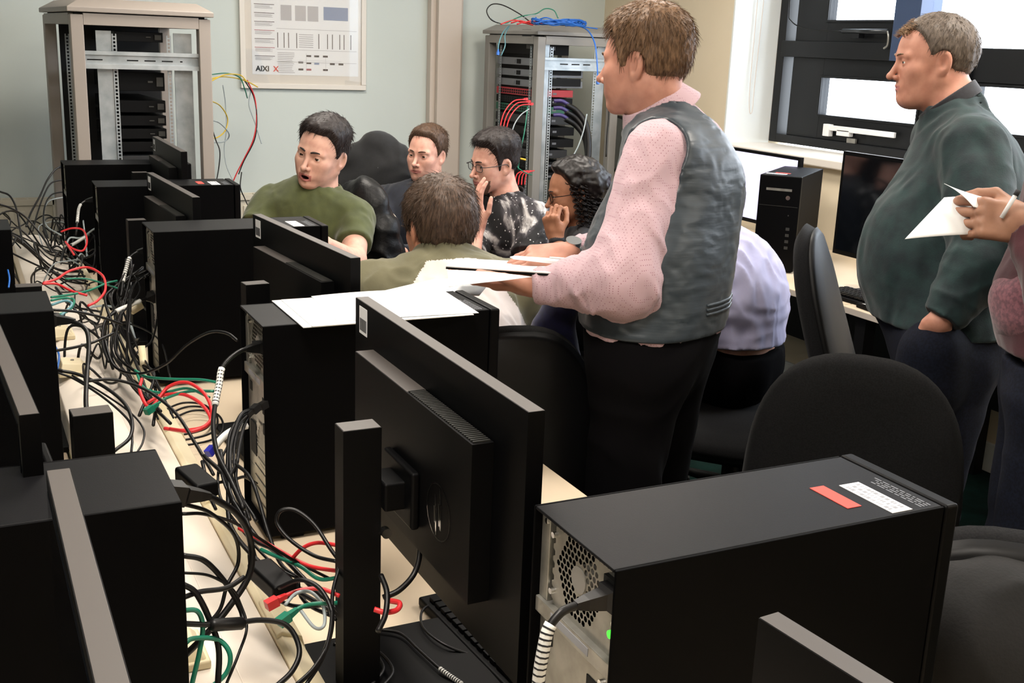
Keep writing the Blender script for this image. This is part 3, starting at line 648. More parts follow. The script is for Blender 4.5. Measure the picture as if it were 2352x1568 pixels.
def make_chair(label,loc,rz,back_h=.52,back_w=.46,seat_z=.47,tilt=.12,group='black office chairs'):
    """sitter faces local +y; backrest at -y"""
    t=empty('office_chair',loc,rz,label,'chair',group)
    M=Matrix.Translation((0,-.25,seat_z+.08+back_h/2))@Matrix.Rotation(-tilt,4,'X')
    o=superellipse(back_w,back_h,44,2.7,.80)
    cushion(MB(),o,.075,M,bow=.035,W=back_w).build('backrest','fabric_chair',t,smooth=True)
    o2=superellipse(back_w*.97,back_h*.97,44,2.7,.80); M2=Matrix.Translation((0,-.25-.028,seat_z+.08+back_h/2))@Matrix.Rotation(-tilt,4,'X')
    cushion(MB(),o2,.035,M2,bow=.035,W=back_w).build('back_shell','plastic_chair',t,smooth=True)
    ms=Matrix.Translation((0,.02,seat_z-.03))@Matrix.Rotation(PI/2,4,'X')
    cushion(MB(),superellipse(.49,.47,44,3),.09,ms,bow=-.0).build('seat','fabric_chair',t,smooth=True)
    MB().box(-.12,-.10,seat_z-.11,.12,.12,seat_z-.07).build('seat_mechanism','plastic_chair',t,bevel=.01)
    MB().tube(spline([(0,-.05,seat_z-.09),(0,-.24,seat_z-.08),(0,-.31,seat_z+.0),(0,-.305,seat_z+.25)],6),.02,8).build('back_bar','plastic_chair',t,smooth=True)
    MB().cyl((0,0,.10),(0,0,seat_z-.09),.028).build('gas_column','plastic_chair',t,smooth=True)
    obj_tube('lever',[(.1,.03,seat_z-.1),(.22,.04,seat_z-.1),(.25,.05,seat_z-.11)],.006,'plastic_chair',t)
    for k in range(5):
        a=2*PI*k/5+.3; e=(.29*math.cos(a),.29*math.sin(a))
        MB().tube([(0,0,.115),(e[0]*.5,e[1]*.5,.10),(e[0],e[1],.078)],.02,8,rr=[.028,.022,.014]).build('leg','plastic_chair',t,smooth=True)
        ca=MB(); b=a+1.1; ax=Vector((math.cos(b),math.sin(b),0))
        for s in (-1,1): p=Vector((e[0],e[1],.027)); ca.cyl(p+ax*s*.008,p+ax*s*.024,.0265,n=18)
        ca.cyl((e[0],e[1],.04),(e[0],e[1],.085),.009); ca.build('caster','plastic_chair',t,smooth=False)
    return t
CH={}
CH['A']=make_chair('black office chair with a large rounded back behind the foreground tower',(1.72,1.72,0),math.radians(128),back_h=.49,back_w=.50,seat_z=.44,tilt=.10)
def mkdup(k,loc,rz,label): CH[k]=dup(CH['A'],loc,rz,label); return CH[k]

def chair_at(src,bp,dr,label,tiltx=0):
    d=Vector((dr[0],dr[1],0)).normalized(); o=(bp[0]+d.x*.25,bp[1]+d.y*.25,0); rz=math.atan2(d.y,d.x)-PI/2
    if src is None: return o,rz
    r=dup(src,o,rz,label); return r
_o,_r=chair_at(None,(1.684,1.703,0.823),(-0.726,-0.687,0),''); CH['A'].location=_o; CH['A'].rotation_euler=(0,0,_r)
cB=make_chair('black office chair tilted sideways between the window desk and the green jumper man',(0,0,0),0,tilt=.34,back_h=.58,back_w=.46,seat_z=.48)
_o,_r=chair_at(None,(2.31,2.504,0.876),(-0.662,0.75,0),''); cB.location=_o; cB.rotation_euler=(0,0,_r)
chair_at(CH['A'],(1.06,2.114,0.963),(0.114,0.993,0),'black office chair whose back shows behind the tower with the papers')
chair_at(CH['A'],(2.236,3.151,0.593),(0.687,-0.726,0),'black office chair carrying the bending man in the lavender shirt')
chair_at(CH['A'],(1.342,4.058,0.856),(-0.65,-0.76,0),'black office chair under the man in the olive green t-shirt')
chair_at(CH['A'],(1.821,5.081,0.904),(-0.624,-0.782,0),'black office chair under the man in the navy jumper')
chair_at(CH['A'],(1.22,0.899,0.841),(0.726,0.687,0),'black office chair at the lower right corner under the grey fleece')
def stool(label,x,y,h=.46):
    t=empty('stool',(x,y,0),0,label,'stool'); MB().lathe([(0,h-.05),(.16,h-.05),(.18,h-.03),(.175,h-.005),(.15,h),(0,h)],28).build('seat','fabric_chair',t,smooth=True)
    for k in range(4):
        a=PI/4+k*PI/2; MB().cyl((.17*math.cos(a),.17*math.sin(a),0),(.12*math.cos(a),.12*math.sin(a),h-.05),.012).build('leg','plastic_chair',t,smooth=True)

# ---------- implicit-surface modelling for people ----------
def V3(a): return np.array(a,dtype=np.float64)
def nrm(v): v=V3(v); return v/np.linalg.norm(v)
def smin(a,b,k):
    h=np.maximum(k-np.abs(a-b),0)/k; return np.minimum(a,b)-h*h*k*.25
def smax(a,b,k): return -smin(-a,-b,k)
def cap(p,a,b,ra,rb):
    a=V3(a);b=V3(b);ba=b-a;L=ba@ba; q=p-a
    t=np.clip((q@ba)/L,0,1); return np.linalg.norm(q-t[:,None]*ba,axis=1)-(ra+(rb-ra)*t)
def fcap(p,a,b,ra,rb,f,s):
    """capsule squashed by factor s along unit direction f"""
    a=V3(a);b=V3(b);f=nrm(f)
    def sq(x): c=x@f; return x+np.multiply.outer(c*(1/s-1),f) if x.ndim>1 else x+c*(1/s-1)*f
    q=sq(p-a);ba=sq(b-a);L=ba@ba;t=np.clip((q@ba)/L,0,1)
    return (np.linalg.norm(q-t[:,None]*ba,axis=1)-(ra+(rb-ra)*t))*(s*.5+.5)
def ell(p,c,r):
    q=p-V3(c); r=V3(r); k0=np.linalg.norm(q/r,axis=1); k1=np.linalg.norm(q/(r*r),axis=1)+1e-9; return k0*(k0-1)/k1
def sph(p,c,r): return np.linalg.norm(p-V3(c),axis=1)-r
def rbox(p,h,r): 
    q=np.abs(p)-(V3(h)-r); return np.linalg.norm(np.maximum(q,0),axis=1)+np.minimum(q.max(axis=1),0)-r
def frame(o,x,zup):
    """local frame rows: x forward, y left, z up"""
    x=nrm(x); y=nrm(np.cross(V3(zup),x)); z=np.cross(x,y); return V3(o),np.array([x,y,z])
def tol(p,fr): return (p-fr[0])@fr[1].T
def tow(q,fr): return V3(q)@fr[1]+fr[0]
_perm=np.random.RandomState(3).rand(4096)
def vnoise(p,seed=0):
    i=np.floor(p).astype(np.int64); f=p-i; f=f*f*(3-2*f); r=0
    for dx in(0,1):
        for dy in(0,1):
            for dz in(0,1):
                h=((i[:,0]+dx)*73856093 ^ (i[:,1]+dy)*19349663 ^ (i[:,2]+dz)*83492791 ^ seed*2654435)&4095
                r=r+_perm[h]*(f[:,0] if dx else 1-f[:,0])*(f[:,1] if dy else 1-f[:,1])*(f[:,2] if dz else 1-f[:,2])
    return r-.5
def folds(p,amp,sc=9,seed=0,aniso=(1,1,1)):
    q=p*V3(aniso)*sc; w=np.stack([vnoise(q*.7+5,seed),vnoise(q*.7+17,seed+1),vnoise(q*.7+31,seed+2)],1)*2.2
    n=1-2*np.abs(vnoise(q+w,seed+3))*2
    return -amp*(n*.7+vnoise(q*2.1+w,seed+4)*.8)
def surfnet(fn,lo,hi,h):
    """mesh the zero set of fn on a grid: coarse pass, then fine pass near the surface, then naive surface nets"""
    lo=V3(lo)-2*h; hi=V3(hi)+2*h; K=4
    n=(np.ceil((hi-lo)/(h*K)).astype(int)+1); ax=[lo[i]+np.arange(n[i])*h*K for i in range(3)]
    G=np.stack(np.meshgrid(*ax,indexing='ij'),-1).reshape(-1,3)
    vc=np.empty(len(G))
    for s in range(0,len(G),400000): vc[s:s+400000]=fn(G[s:s+400000])
    vc=vc.reshape(n); near=np.abs(vc)<h*K*2.4
    cells=near[:-1,:-1,:-1].copy()
    for dx in(0,1):
        for dy in(0,1):
            for dz in(0,1): cells|=near[dx:n[0]-1+dx,dy:n[1]-1+dy,dz:n[2]-1+dz]
    N=(n-1)*K; V=np.repeat(np.repeat(np.repeat(vc[:-1,:-1,:-1],K,0),K,1),K,2).astype(np.float32)
    mask=np.repeat(np.repeat(np.repeat(cells,K,0),K,1),K,2)
    I=np.argwhere(mask)
    vals=np.empty(len(I),np.float32)
    for s in range(0,len(I),400000): vals[s:s+400000]=fn(lo+I[s:s+400000]*h)
    V[mask]=vals
    S=V<0
    c=[S[dx:N[0]-1+dx,dy:N[1]-1+dy,dz:N[2]-1+dz] for dx in(0,1) for dy in(0,1) for dz in(0,1)]
    anyb=c[0].copy(); allb=c[0].copy()
    for k in c[1:]: anyb|=k; allb&=k
    act=anyb&~allb; A=np.argwhere(act); idx=-np.ones(act.shape,np.int64); idx[act]=np.arange(len(A))
    acc=np.zeros((len(A),3)); cnt=np.zeros(len(A)); cor=[(dx,dy,dz) for dx in(0,1) for dy in(0,1) for dz in(0,1)]
    cv={k:V[A[:,0]+k[0],A[:,1]+k[1],A[:,2]+k[2]] for k in cor}
    for a in cor:
        for d in range(3):
            if a[d]==0:
                b=list(a); b[d]=1; b=tuple(b); va,vb=cv[a],cv[b]; m=(va<0)!=(vb<0)
                t=np.zeros(len(A)); t[m]=va[m]/(va[m]-vb[m]); pt=np.tile(np.array(a,float),(len(A),1)); pt[:,d]+=t
                acc[m]+=pt[m]; cnt[m]+=1
    P=lo+(A+acc/np.maximum(cnt,1)[:,None])*h; F=[]
    for d in range(3):
        e=[0,0,0]; e[d]=1; sh=[slice(1,-1)]*3
        a=S[1:N[0]-1,1:N[1]-1,1:N[2]-1]; b=S[1+e[0]:N[0]-1+e[0],1+e[1]:N[1]-1+e[1],1+e[2]:N[2]-1+e[2]]
        m=a!=b; Q=np.argwhere(m)+1; sg=S[Q[:,0],Q[:,1],Q[:,2]]; u,v=[(1,2),(2,0),(0,1)][d]
        ok=(Q<np.array(act.shape)).all(1); Q=Q[ok]; sg=sg[ok]
        def g(du,dv):
            R_=Q.copy(); R_[:,u]-=du; R_[:,v]-=dv; return idx[R_[:,0],R_[:,1],R_[:,2]]
        q=np.stack([g(1,1),g(0,1),g(0,0),g(1,0)],1); q[~sg]=q[~sg][:,::-1]; F.append(q)
    F=np.concatenate(F); F=F[(F>=0).all(1)]
    return P,F
def mk_mesh(name,parts,mats,parent=None,origin=None,matfn=None):
    """parts: list of (P,F); one mesh object; matfn(face centres)->material index"""
    b=0; Ps=[];Fs=[]
    for P,F in parts: Ps.append(P); Fs.append(F+b); b+=len(P)
    P=np.concatenate(Ps); F=np.concatenate(Fs); 
    if origin is not None: P=P-V3(origin)
    me=bpy.data.meshes.new(name); me.vertices.add(len(P)); me.vertices.foreach_set('co',P.astype(np.float32).ravel())
    me.loops.add(len(F)*4); me.loops.foreach_set('vertex_index',F.astype(np.int32).ravel())
    me.polygons.add(len(F)); me.polygons.foreach_set('loop_start',np.arange(len(F),dtype=np.int32)*4)
    try: me.polygons.foreach_set('loop_total',np.full(len(F),4,dtype=np.int32))
    except Exception: pass
    me.polygons.foreach_set('use_smooth',np.ones(len(F),bool))
    for m in mats: me.materials.append(MATS[m] if isinstance(m,str) else m)
    if matfn is not None:
        c=P[F].mean(1)+(V3(origin) if origin is not None else 0); me.polygons.foreach_set('material_index',matfn(c).astype(np.int32))
    me.update(calc_edges=True); me.validate()
    o=bpy.data.objects.new(name,me); COL.objects.link(o)
    if parent: o.parent=parent
    return o
# ---------- head ----------
class Head:
    """local: x forward, y left, z up; origin midway between the ears at eye height; chin at z=-.115, crown at +.115"""
    def __init__(s,pos,fwd,up=(0,0,1),scale=1.0,jaw=1.0,face_w=1.0,open_mouth=0,neck=None,chin=0,nose=1.0,fat=0):
        s.fr=frame(pos,fwd,up); s.sc=scale; s.jaw=jaw; s.fw=face_w; s.om=open_mouth; s.nose=nose; s.fat=fat; s.chin=chin
    def l(s,p): return tol(p,s.fr)/s.sc
    def w(s,q): return tow(V3(q)*s.sc,s.fr)
    def skull(s,q):
        d=ell(q,(-.012,0,.028),(.099,.076*s.fw,.088)); return smin(d,ell(q,(.026,0,.0),(.062,.062*s.fw,.085)),.03)
    def sdf(s,p):
        q=s.l(p); ay=np.abs(q[:,1]); m=q.copy(); m[:,1]=ay; j=s.jaw
        d=s.skull(q)
        d=smin(d,ell(q,(.034,0,-.045),(.052,.050*s.fw,.062)),.03)
        d=smin(d,cap(m,(-.008,.050*s.fw*j,-.050),(.060,.018,-.096),.020,.017),.030)       # jaw line
        d=smin(d,sph(q,(.074+s.chin,0,-.098),.017),.028)                               # chin
        d=smin(d,ell(m,(.055,.042*s.fw,-.024),(.026,.022,.020)),.022)                  # cheekbone
        d=smin(d,ell(m,(.050,.033*s.fw,-.055),(.03,.02,.028)),.025)                    # cheek
        if s.fat: d=smin(d,ell(q,(.035,0,-.098),(.05,.05,.028+s.fat)),.03)
        d=smin(d,cap(m,(.0855,.012,.017),(.074,.045,.016),.0085,.0075),.014)             # brow
        d=smax(d,-ell(m,(.098,.031,-.002),(.017,.0165,.0115)),.012)                    # eye socket
        n=s.nose
        d=smin(d,cap(q,(.088,0,.006),(.106+.004*n,0,-.034),.0055,.0088*n),.010)
        d=smin(d,sph(q,(.109+.005*n,0,-.037),.0088*n),.006)
        d=smin(d,sph(m,(.099,.0115*n,-.041),.0072),.006)
        d=smax(d,-sph(m,(.105,.006,-.0475),.0032),.003)                                # nostril
        d=smin(d,ell(q,(.080,0,-.066),(.016,.030,.020)),.014)                           # muzzle
        o=s.om
        d=smin(d,cap(m,(.0945,.0,-.0635),(.082,.024,-.0665),.0052,.0030),.006)          # upper lip
        d=smin(d,cap(m,(.0930,.0,-.0735-o),(.082,.020,-.0705-o*.6),.0060,.0032),.006)   # lower lip
        if o: d=smax(d,-ell(q,(.094,0,-.0685-o*.5),(.022,.016,.0025+o*.42)),.003)
        else: d=smax(d,-ell(q,(.100,0,-.0683),(.010,.022,.0011)),.002)
        d=smax(d,-sph(q,(.098,0,-.0845-o),.007),.008)                                   # fold under the lip
        # eye: ball with lids
        e=sph(m,(.0745,.031,-.001),.0128); lid=smax(sph(m,(.0745,.031,-.001),.0145),-ell(m,(.090,.0315,-.0015),(.016,.0128,.0036)),.002)
        d=smin(d,lid,.004); d=np.minimum(d,e)
        # ear
        c=m-V3((-.012,.0755*s.fw,-.010)); 
        ca,sa=math.cos(.42),math.sin(.42); x=c[:,0]*ca-c[:,1]*sa; y=c[:,0]*sa+c[:,1]*ca
        z=c[:,2]; tl=.18; x2=x*math.cos(tl)+z*math.sin(tl); z2=-x*math.sin(tl)+z*math.cos(tl)
        E=np.stack([x2,y,z2],1); ear=ell(E,(0,0,0),(.0195,.0092,.033)); ear=smax(ear,-ell(E,(.003,.0095,.004),(.0125,.0095,.0215)),.003)
        ear=smin(ear,ell(E,(.006,.0,-.024),(.008,.0055,.009)),.006); ear=smin(ear,ell(E,(.012,.0,-.003),(.004,.006,.006)),.004)
        return smin(d,ear,.006)*s.sc
    def ellip(s,p,c,r): return ell(s.l(p),c,r)*s.sc
    def matfn(s,c):
        q=s.l(c); ay=np.abs(q[:,1]); r=np.zeros(len(c))
        o=s.om
        lip=(q[:,0]>.078)&(ay<.025)&(q[:,2]<-.0605+.0*ay)&(q[:,2]>-.0785-o+ay*.25)&(q[:,2]<-.0600-ay*.10)
        r[lip]=1
        if o: r[(q[:,0]<.0885)&(q[:,0]>.06)&(ay<.017)&(q[:,2]<-.064)&(q[:,2]>-.073-o)]=5
        eye=np.sqrt((q[:,0]-.0745)**2+(ay-.031)**2+(q[:,2]+.001)**2)<.01335
        r[eye]=2
        ir=eye&(np.sqrt((ay-.031)**2+(q[:,2]+.001)**2)<.0068); r[ir]=3
        return r
class Skin: pass
mat('lips','#b5716a',.5); mat('eye_white','#d8d2cc',.25); mat('iris','#2b1f18',.2); mat('mouth_dark','#3a1614',.6)
def skin(name,c,c2): mat(name,c,.52,noise=(38,c2,.35,.7),bump=(500,.12,.0006),sss=.10,spec=.4); return name
def hair_mat(name,c,c2,rough=.5): mat(name,c,rough,noise=((220,220,60),c2,.35,.65),bump=((700,700,160),.5,.0012),spec=.35); return name
# ---------- hair ----------
def pw(x,xs,ys): return np.interp(x,xs,ys)
def build_hair(H,parent,m,line,top=.022,side=.008,back=.012,h=.003,rough=.004,n_str=1400,str_len=.02,seed=1,lift=.35,sweep=(0,0),mats2=None,curl=False,rs=.0005,base_z=None,tex=(60,60,22),recede=.012):
    """line: (xs, zs) hairline height against x; hair fills above it"""
    def thick(q):
        up=np.clip((q[:,2]-.02)/.09,0,1); up=up*up*(3-2*up); bk=np.clip((-q[:,0]-.02)/.07,0,1)
        return side*(1-up)+top*up+ (back-side)*bk*(1-up)
    def f(p):
        q=H.l(p); zl=pw(q[:,0],*line)+recede*np.clip((np.abs(q[:,1])-.028)/.03,0,1)*np.clip((q[:,0]-.045)/.02,0,1)
        t=thick(q); e=np.clip((q[:,2]-zl)/.034,0,1); e=e*(2-e); t=t*(.06+.94*e)
        qq=q*V3(tex)
        n=vnoise(qq,seed)*1.1+vnoise(qq*2.3,seed+2)*.7
        d=H.skull(q)-t-n*rough*e
        d=smax(d,(zl-q[:,2])*.8+vnoise(q*160,seed+5)*.003,.004)
        ear=ell(q*V3((1,0,1))+np.stack([0*q[:,0],np.abs(q[:,1]),0*q[:,0]],1),(-.010,.080,-.008),(.024,.04,.032))
        return smax(d,-ear,.006)*H.sc
    c=H.w((-.01,0,.03)); r=.15*H.sc
    P,F=surfnet(f,c-r,c+r,h)
    o=mk_mesh('hair',[(P,F)],[m],parent,origin=parent.location if parent else None)
    if n_str:
        rng=np.random.RandomState(seed); q=H.l(P); n=len(P)
        outer=np.where((H.skull(q)>.35*thick(q)))[0]
        pick=rng.choice(outer,min(n_str,len(outer)),replace=len(outer)<n_str); mb=MB(); cr=V3((-.045,0,.115))
        for i in pick:
            a=q[i]; nr=a-V3((-.012,0,.028)); nr=nr/np.linalg.norm(nr/V3((1,.8,.9))); nr/=np.linalg.norm(nr)
            fl=a-cr; fl[0]+=sweep[0]; fl[1]+=sweep[1]; fl=fl-nr*(fl@nr); fl/=(np.linalg.norm(fl)+1e-6)
            g=rng.normal(0,.25,3); L=str_len*rng.uniform(.5,1.2); d0=fl+nr*lift*rng.uniform(.2,1.2)+g*.6; d0/=np.linalg.norm(d0)
            p0=a-nr*.003; p1=p0+d0*L*.5; p2=p1+(d0*.7+fl*.4-nr*.12)*L*.5
            pts=[H.w(p0),H.w(p1),H.w(p2)]
            if parent: pts=[x-np.array(parent.location) for x in pts]
            mb.tube(pts,rs,3,rr=[rs*1.5,rs*1.3,rs*.3])
        mb.build('hair_strands',mats2 or m,o,smooth=True)
    return o
def brows(H,parent,m,thick=.0034,ang=0):
    for s in(1,-1):
        mb=MB(); pts=[H.w((x,s*y,z))-np.array(parent.location) for x,y,z in[(.0975,.011,.0175),(.0955,.023,.0215+ang),(.088,.036,.0215+ang),(.076,.047,.016)]]
        mb.tube(spline(pts,4),thick,6,rr=[thick*f for f in np.interp(np.linspace(0,1,13),[0,.3,1],[.8,1.15,.3])]); mb.build('eyebrow',m,parent,smooth=True)
def glasses(H,parent,m='bezel_black',w=.0205,hh=.0145,square=3.2):
    g=empty('glasses',(0,0,0)); g.parent=parent
    for s in(1,-1):
        pts=[]
        for i in range(28):
            t=2*PI*i/28; c,sn=math.cos(t),math.sin(t); y=s*.033+abs(c)**(2/square)*math.copysign(w,c); z=-.004+abs(sn)**(2/square)*math.copysign(hh,sn)
            pts.append(H.w((.100-abs(y)*.12,y,z))-np.array(parent.location))
        MB().tube(pts+[pts[0]],.0014,6).build('rim',m,g,smooth=True)
        b=MB(); b.add([tuple(v) for v in pts],[tuple(range(28))]); b.build('lens','lens_glass',g)
        tp=[H.w(v)-np.array(parent.location) for v in[(.096,s*.054,.004),(.09,s*.068,.004),(.04,s*.080,.003),(-.005,s*.082,.004),(-.02,s*.080,-.012)]]
        MB().tube(spline(tp,4),.0016,6).build('temple',m,g,smooth=True)
    MB().tube([H.w(v)-np.array(parent.location) for v in[(.099,.0125,.001),(.104,0,.003),(.099,-.0125,.001)]],.0014,6).build('bridge',m,g,smooth=True)
# ---------- hand ----------
def hand_fn(wrist,fdir,back,thumb_side=1,curl=(.3,.35,.4,.45),curl2=None,thumb=(.5,.4),spread=.06,scale=1.0):
    """fdir: finger direction, back: back-of-hand normal; thumb_side +1 puts the thumb on +y (local y = back x fdir). Returns sdf(p) and list of tips"""
    x=nrm(fdir); z=V3(back); z=nrm(z-x*(z@x)); y=np.cross(z,x); Rm=np.array([x,y,z]); o=V3(wrist); sg=thumb_side
    curl2=curl2 or curl
    segs=[]; bases=[(.088,.029),(.092,.009),(.088,-.011),(.080,-.030)]; lens=[(.044,.026,.021),(.049,.030,.022),(.045,.028,.021),(.035,.021,.018)]; rad=[.0088,.0090,.0086,.0075]
    for k in range(4):
        bx,by=bases[k]; p=V3((bx,by*sg,0)); a=0; sp=(1.5-k)*spread; ch=[p]
        for j in range(3):
            a+= curl[k]*(1.0 if j==0 else 0)+ (curl2[k]*(1.1 if j==1 else .7) if j>0 else 0)
            dd=V3((math.cos(a)*math.cos(sp),sg*math.sin(sp)*math.cos(a),-math.sin(a))); p=p+dd*lens[k][j]; ch.append(p)
        segs.append((ch,rad[k]))
    t0=V3((.026,.030*sg,-.006)); a,b=thumb
    d1=nrm((.75,.62*sg*(1-b*.5),-.25-b*.9)); t1=t0+d1*.042; d2=nrm(V3((.95,(.35-.8*a)*sg,-.15-b*.8))); t2=t1+d2*.031; t3=t2+nrm(d2+V3((.1,-.35*a*sg,-.1)))*.024
    def f(p):
        q=((p-o)@Rm.T)/scale
        pal=rbox(q-V3((.046,-.001*sg,-.001)),(.045,.039,.0145),.0135)
        pal=smin(pal,cap(q,(.0,0,0),(.03,0,0),.0235,.022),.02)
        pal=smin(pal,cap(q,(.018,.022*sg,-.008),(.05,.028*sg,-.010),.014,.013),.012)
        d=pal
        for ch,r in segs:
            fd=smin(cap(q,ch[0]-V3((.012,0,0)),ch[1],r*1.08,r),smin(cap(q,ch[1],ch[2],r,r*.92),cap(q,ch[2],ch[3],r*.92,r*.78),.003),.003)
            fd=smin(fd,sph(q,ch[0]+V3((-.002,0,.003)),r*.95),.006)
            d=np.where(fd<d,fd,d)-np.maximum(0,.006-np.abs(fd-d))**2/.024*np.where(q[:,0]<.098,1,.0)
        th=smin(cap(q,t0,t1,.0135,.0108),smin(cap(q,t1,t2,.0105,.0098),cap(q,t2,t3,.0098,.0078),.003),.004)
        d=smin(d,th,.008); return d*scale
    tips=[o+(V3(ch[3])*scale)@Rm for ch,_ in segs]+[o+(t3*scale)@Rm]
    return f,tips
def bbox(pts,m): pts=np.array(pts); return pts.min(0)-m,pts.max(0)+m

# ---------- people ----------
def perp(f): f=V3(f).copy(); f[2]=0; f=nrm(f); return f,np.cross((0,0,1.),f)
def make_person(name,label,H,neck,chest,pelvis,face,skinm,arms,top,bottom,sit=False,hw=.18,wd=(.165,.165),sq=.70,belly=None,leg_spread=.09,floor=0,legs=None,hd=.0042,grp=None,matf=None,detail_body=.009,neck_r=.056,knees=None):
    """arms: {'L':(elbow,wrist,hand or None),'R':...}; top: dict(kind,...)"""
    f,left=perp(face); neck,chest,pelvis=V3(neck),V3(chest),V3(pelvis)
    base=V3((pelvis[0],pelvis[1],floor)); t=empty(name,tuple(base),0,label,'person',grp)
    sh={}
    up=nrm(neck-chest)
    for s,k in((1,'L'),(-1,'R')): sh[k]=neck-up*top.get('drop',.088)+left*s*hw+V3(top.get('sh_off',(0,0,0)))+V3(top.get('sh_off'+k,(0,0,0)))
    lat=left; fw=f
    def torso(p,e=0,s=1.0):
        d=fcap(p,pelvis+V3((0,0,.04)),chest-up*.03,wd[0]*s+e,wd[1]*s+e,fw,sq)
        d=smin(d,cap(p,sh['L']-lat*.03-up*.01,sh['R']+lat*.03-up*.01,.058+e,.058+e),.06)
        d=smin(d,cap(p,neck-up*.022,sh['L']-lat*.02,.046+e,.048+e),.04); d=smin(d,cap(p,neck-up*.022,sh['R']+lat*.02,.046+e,.048+e),.04)
        d=smin(d,fcap(p,pelvis+lat*.07,pelvis-lat*.07,.115*wd[0]/.165+e,.115*wd[0]/.165+e,fw,.95),.06)
        if belly is not None: d=smin(d,ell(np.stack([(p-V3(belly[0]))@fw,(p-V3(belly[0]))@lat,(p-V3(belly[0]))[:,2]],1),(0,0,0),V3(belly[1])+e),.08)
        return d
    hip={k:pelvis+lat*s*leg_spread-V3((0,0,.02)) for s,k in((1,'L'),(-1,'R'))}; kn={};an={}
    for s,k in((1,'L'),(-1,'R')):
        if sit: kn[k]=hip[k]+f*.40+lat*s*.05+V3((0,0,.03)); an[k]=V3((kn[k][0],kn[k][1],floor+.09))+f*(-.03 if s>0 else .05)
        else: kn[k]=hip[k]*.5+V3((hip[k][0],hip[k][1],floor+.09))*.5+f*.02+lat*s*.01; an[k]=V3((hip[k][0],hip[k][1],floor+.09))+lat*s*.02-f*.01
    if legs: kn.update({k:V3(v) for k,v in legs.get('kn',{}).items()}); an.update({k:V3(v) for k,v in legs.get('an',{}).items()})
    def legf(p,e=0,cuff=None):
        d=None
        for k in 'LR':
            a=cap(p,hip[k],kn[k],.085+e,.060+e); a=smin(a,cap(p,kn[k],an[k],.060+e,(.043+e*1.2)),.04); d=a if d is None else smin(d,a,.03)
        return d
    org=base
    # --- skin body (one mesh): head+neck fine, rest coarse
    nb=neck; hn=H.w((-.028,0,-.062)); axis=nrm(hn-nb)
    hf=lambda p: smin(H.sdf(p),smin(cap(p,hn,nb,neck_r*.98,neck_r*1.04),cap(p,nb,nb-up*.05,neck_r*1.04,.06),.02),.022)
    parts=[]; cutp=nb-axis*.0
    g=lambda p: smax(hf(p),-((p-cutp)@axis+.03),.002)
    c=H.w((0,0,0)); lo=np.minimum(c-.15,nb-.1); hi=np.maximum(c+.15,nb+.1)
    parts.append(surfnet(g,lo,hi,hd*.62))
    info={'sh':sh,'hip':hip,'kn':kn,'an':an,'torso':torso,'f':f,'lat':lat,'up':up,'legf':legf,'t':t,'neck':nb,'axis':axis,'H':H}
    for k in 'LR':
        a=arms.get(k)
        if not a: continue
        el,wr,hand=V3(a[0]),V3(a[1]),a[2]; fr=a[3] if len(a)>3 else None
        def af(p,k=k,el=el,wr=wr): return smin(cap(p,sh[k],el,.050,.041),cap(p,el,wr,.041,.0245),.02)
        fn=af; pts=[el,wr,sh[k]]
        if hand:
            hfn,tips=hand; fn=(lambda p,af=af,hfn=hfn: smin(af(p),hfn(p),.016)); pts+=tips
        bare=top.get('bare',1.0)        # 0: whole arm bare from the shoulder; .85: only the hand
        if bare>=1: 
            cp=el+(wr-el)*.80; ax=nrm(wr-el); fn2=(lambda p,fn=fn,cp=cp,ax=ax: smax(fn(p),-((p-cp)@ax),.002)); pts=[cp,wr]+(hand[1] if hand else []); lo,hi=bbox(pts,.05); parts.append(surfnet(fn2,lo,hi,.0026 if hand else .004))
        else: lo,hi=bbox(pts,.07); parts.append(surfnet(fn,lo,hi,.0036))
        info[k]=(el,wr)
    core=lambda p: smin(torso(p,-.022,.97),legf(p,-.014),.03)
    allp=[nb,chest,pelvis]+list(kn.values())+list(an.values())+list(sh.values()); lo,hi=bbox(allp,.2); lo[2]=max(lo[2],floor+.02)
    parts.append(surfnet(lambda p: smax(core(p),-(p[:,2]-floor-.03),.01),lo,hi,.016))
    bd=mk_mesh('body',parts,[skinm,'lips','eye_white','iris','mouth_dark','mouth_dark'],t,org,lambda c_: np.where(np.linalg.norm(c_-H.w((0,0,0)),axis=1)<.16,H.matfn(c_),0))
    # --- top
    e=top.get('e',.010); am=top.get('amp',.006); sr=top.get('sleeve',(.066,.056,.050,.034)); sl=top.get('len',1.9); sc=top.get('fsc',9)
    hem=top.get('hem',pelvis[2]-.02); hemn=nrm(top.get('hemn',(0,0,1))); hemp=V3((pelvis[0],pelvis[1],hem))
    elb={}; 
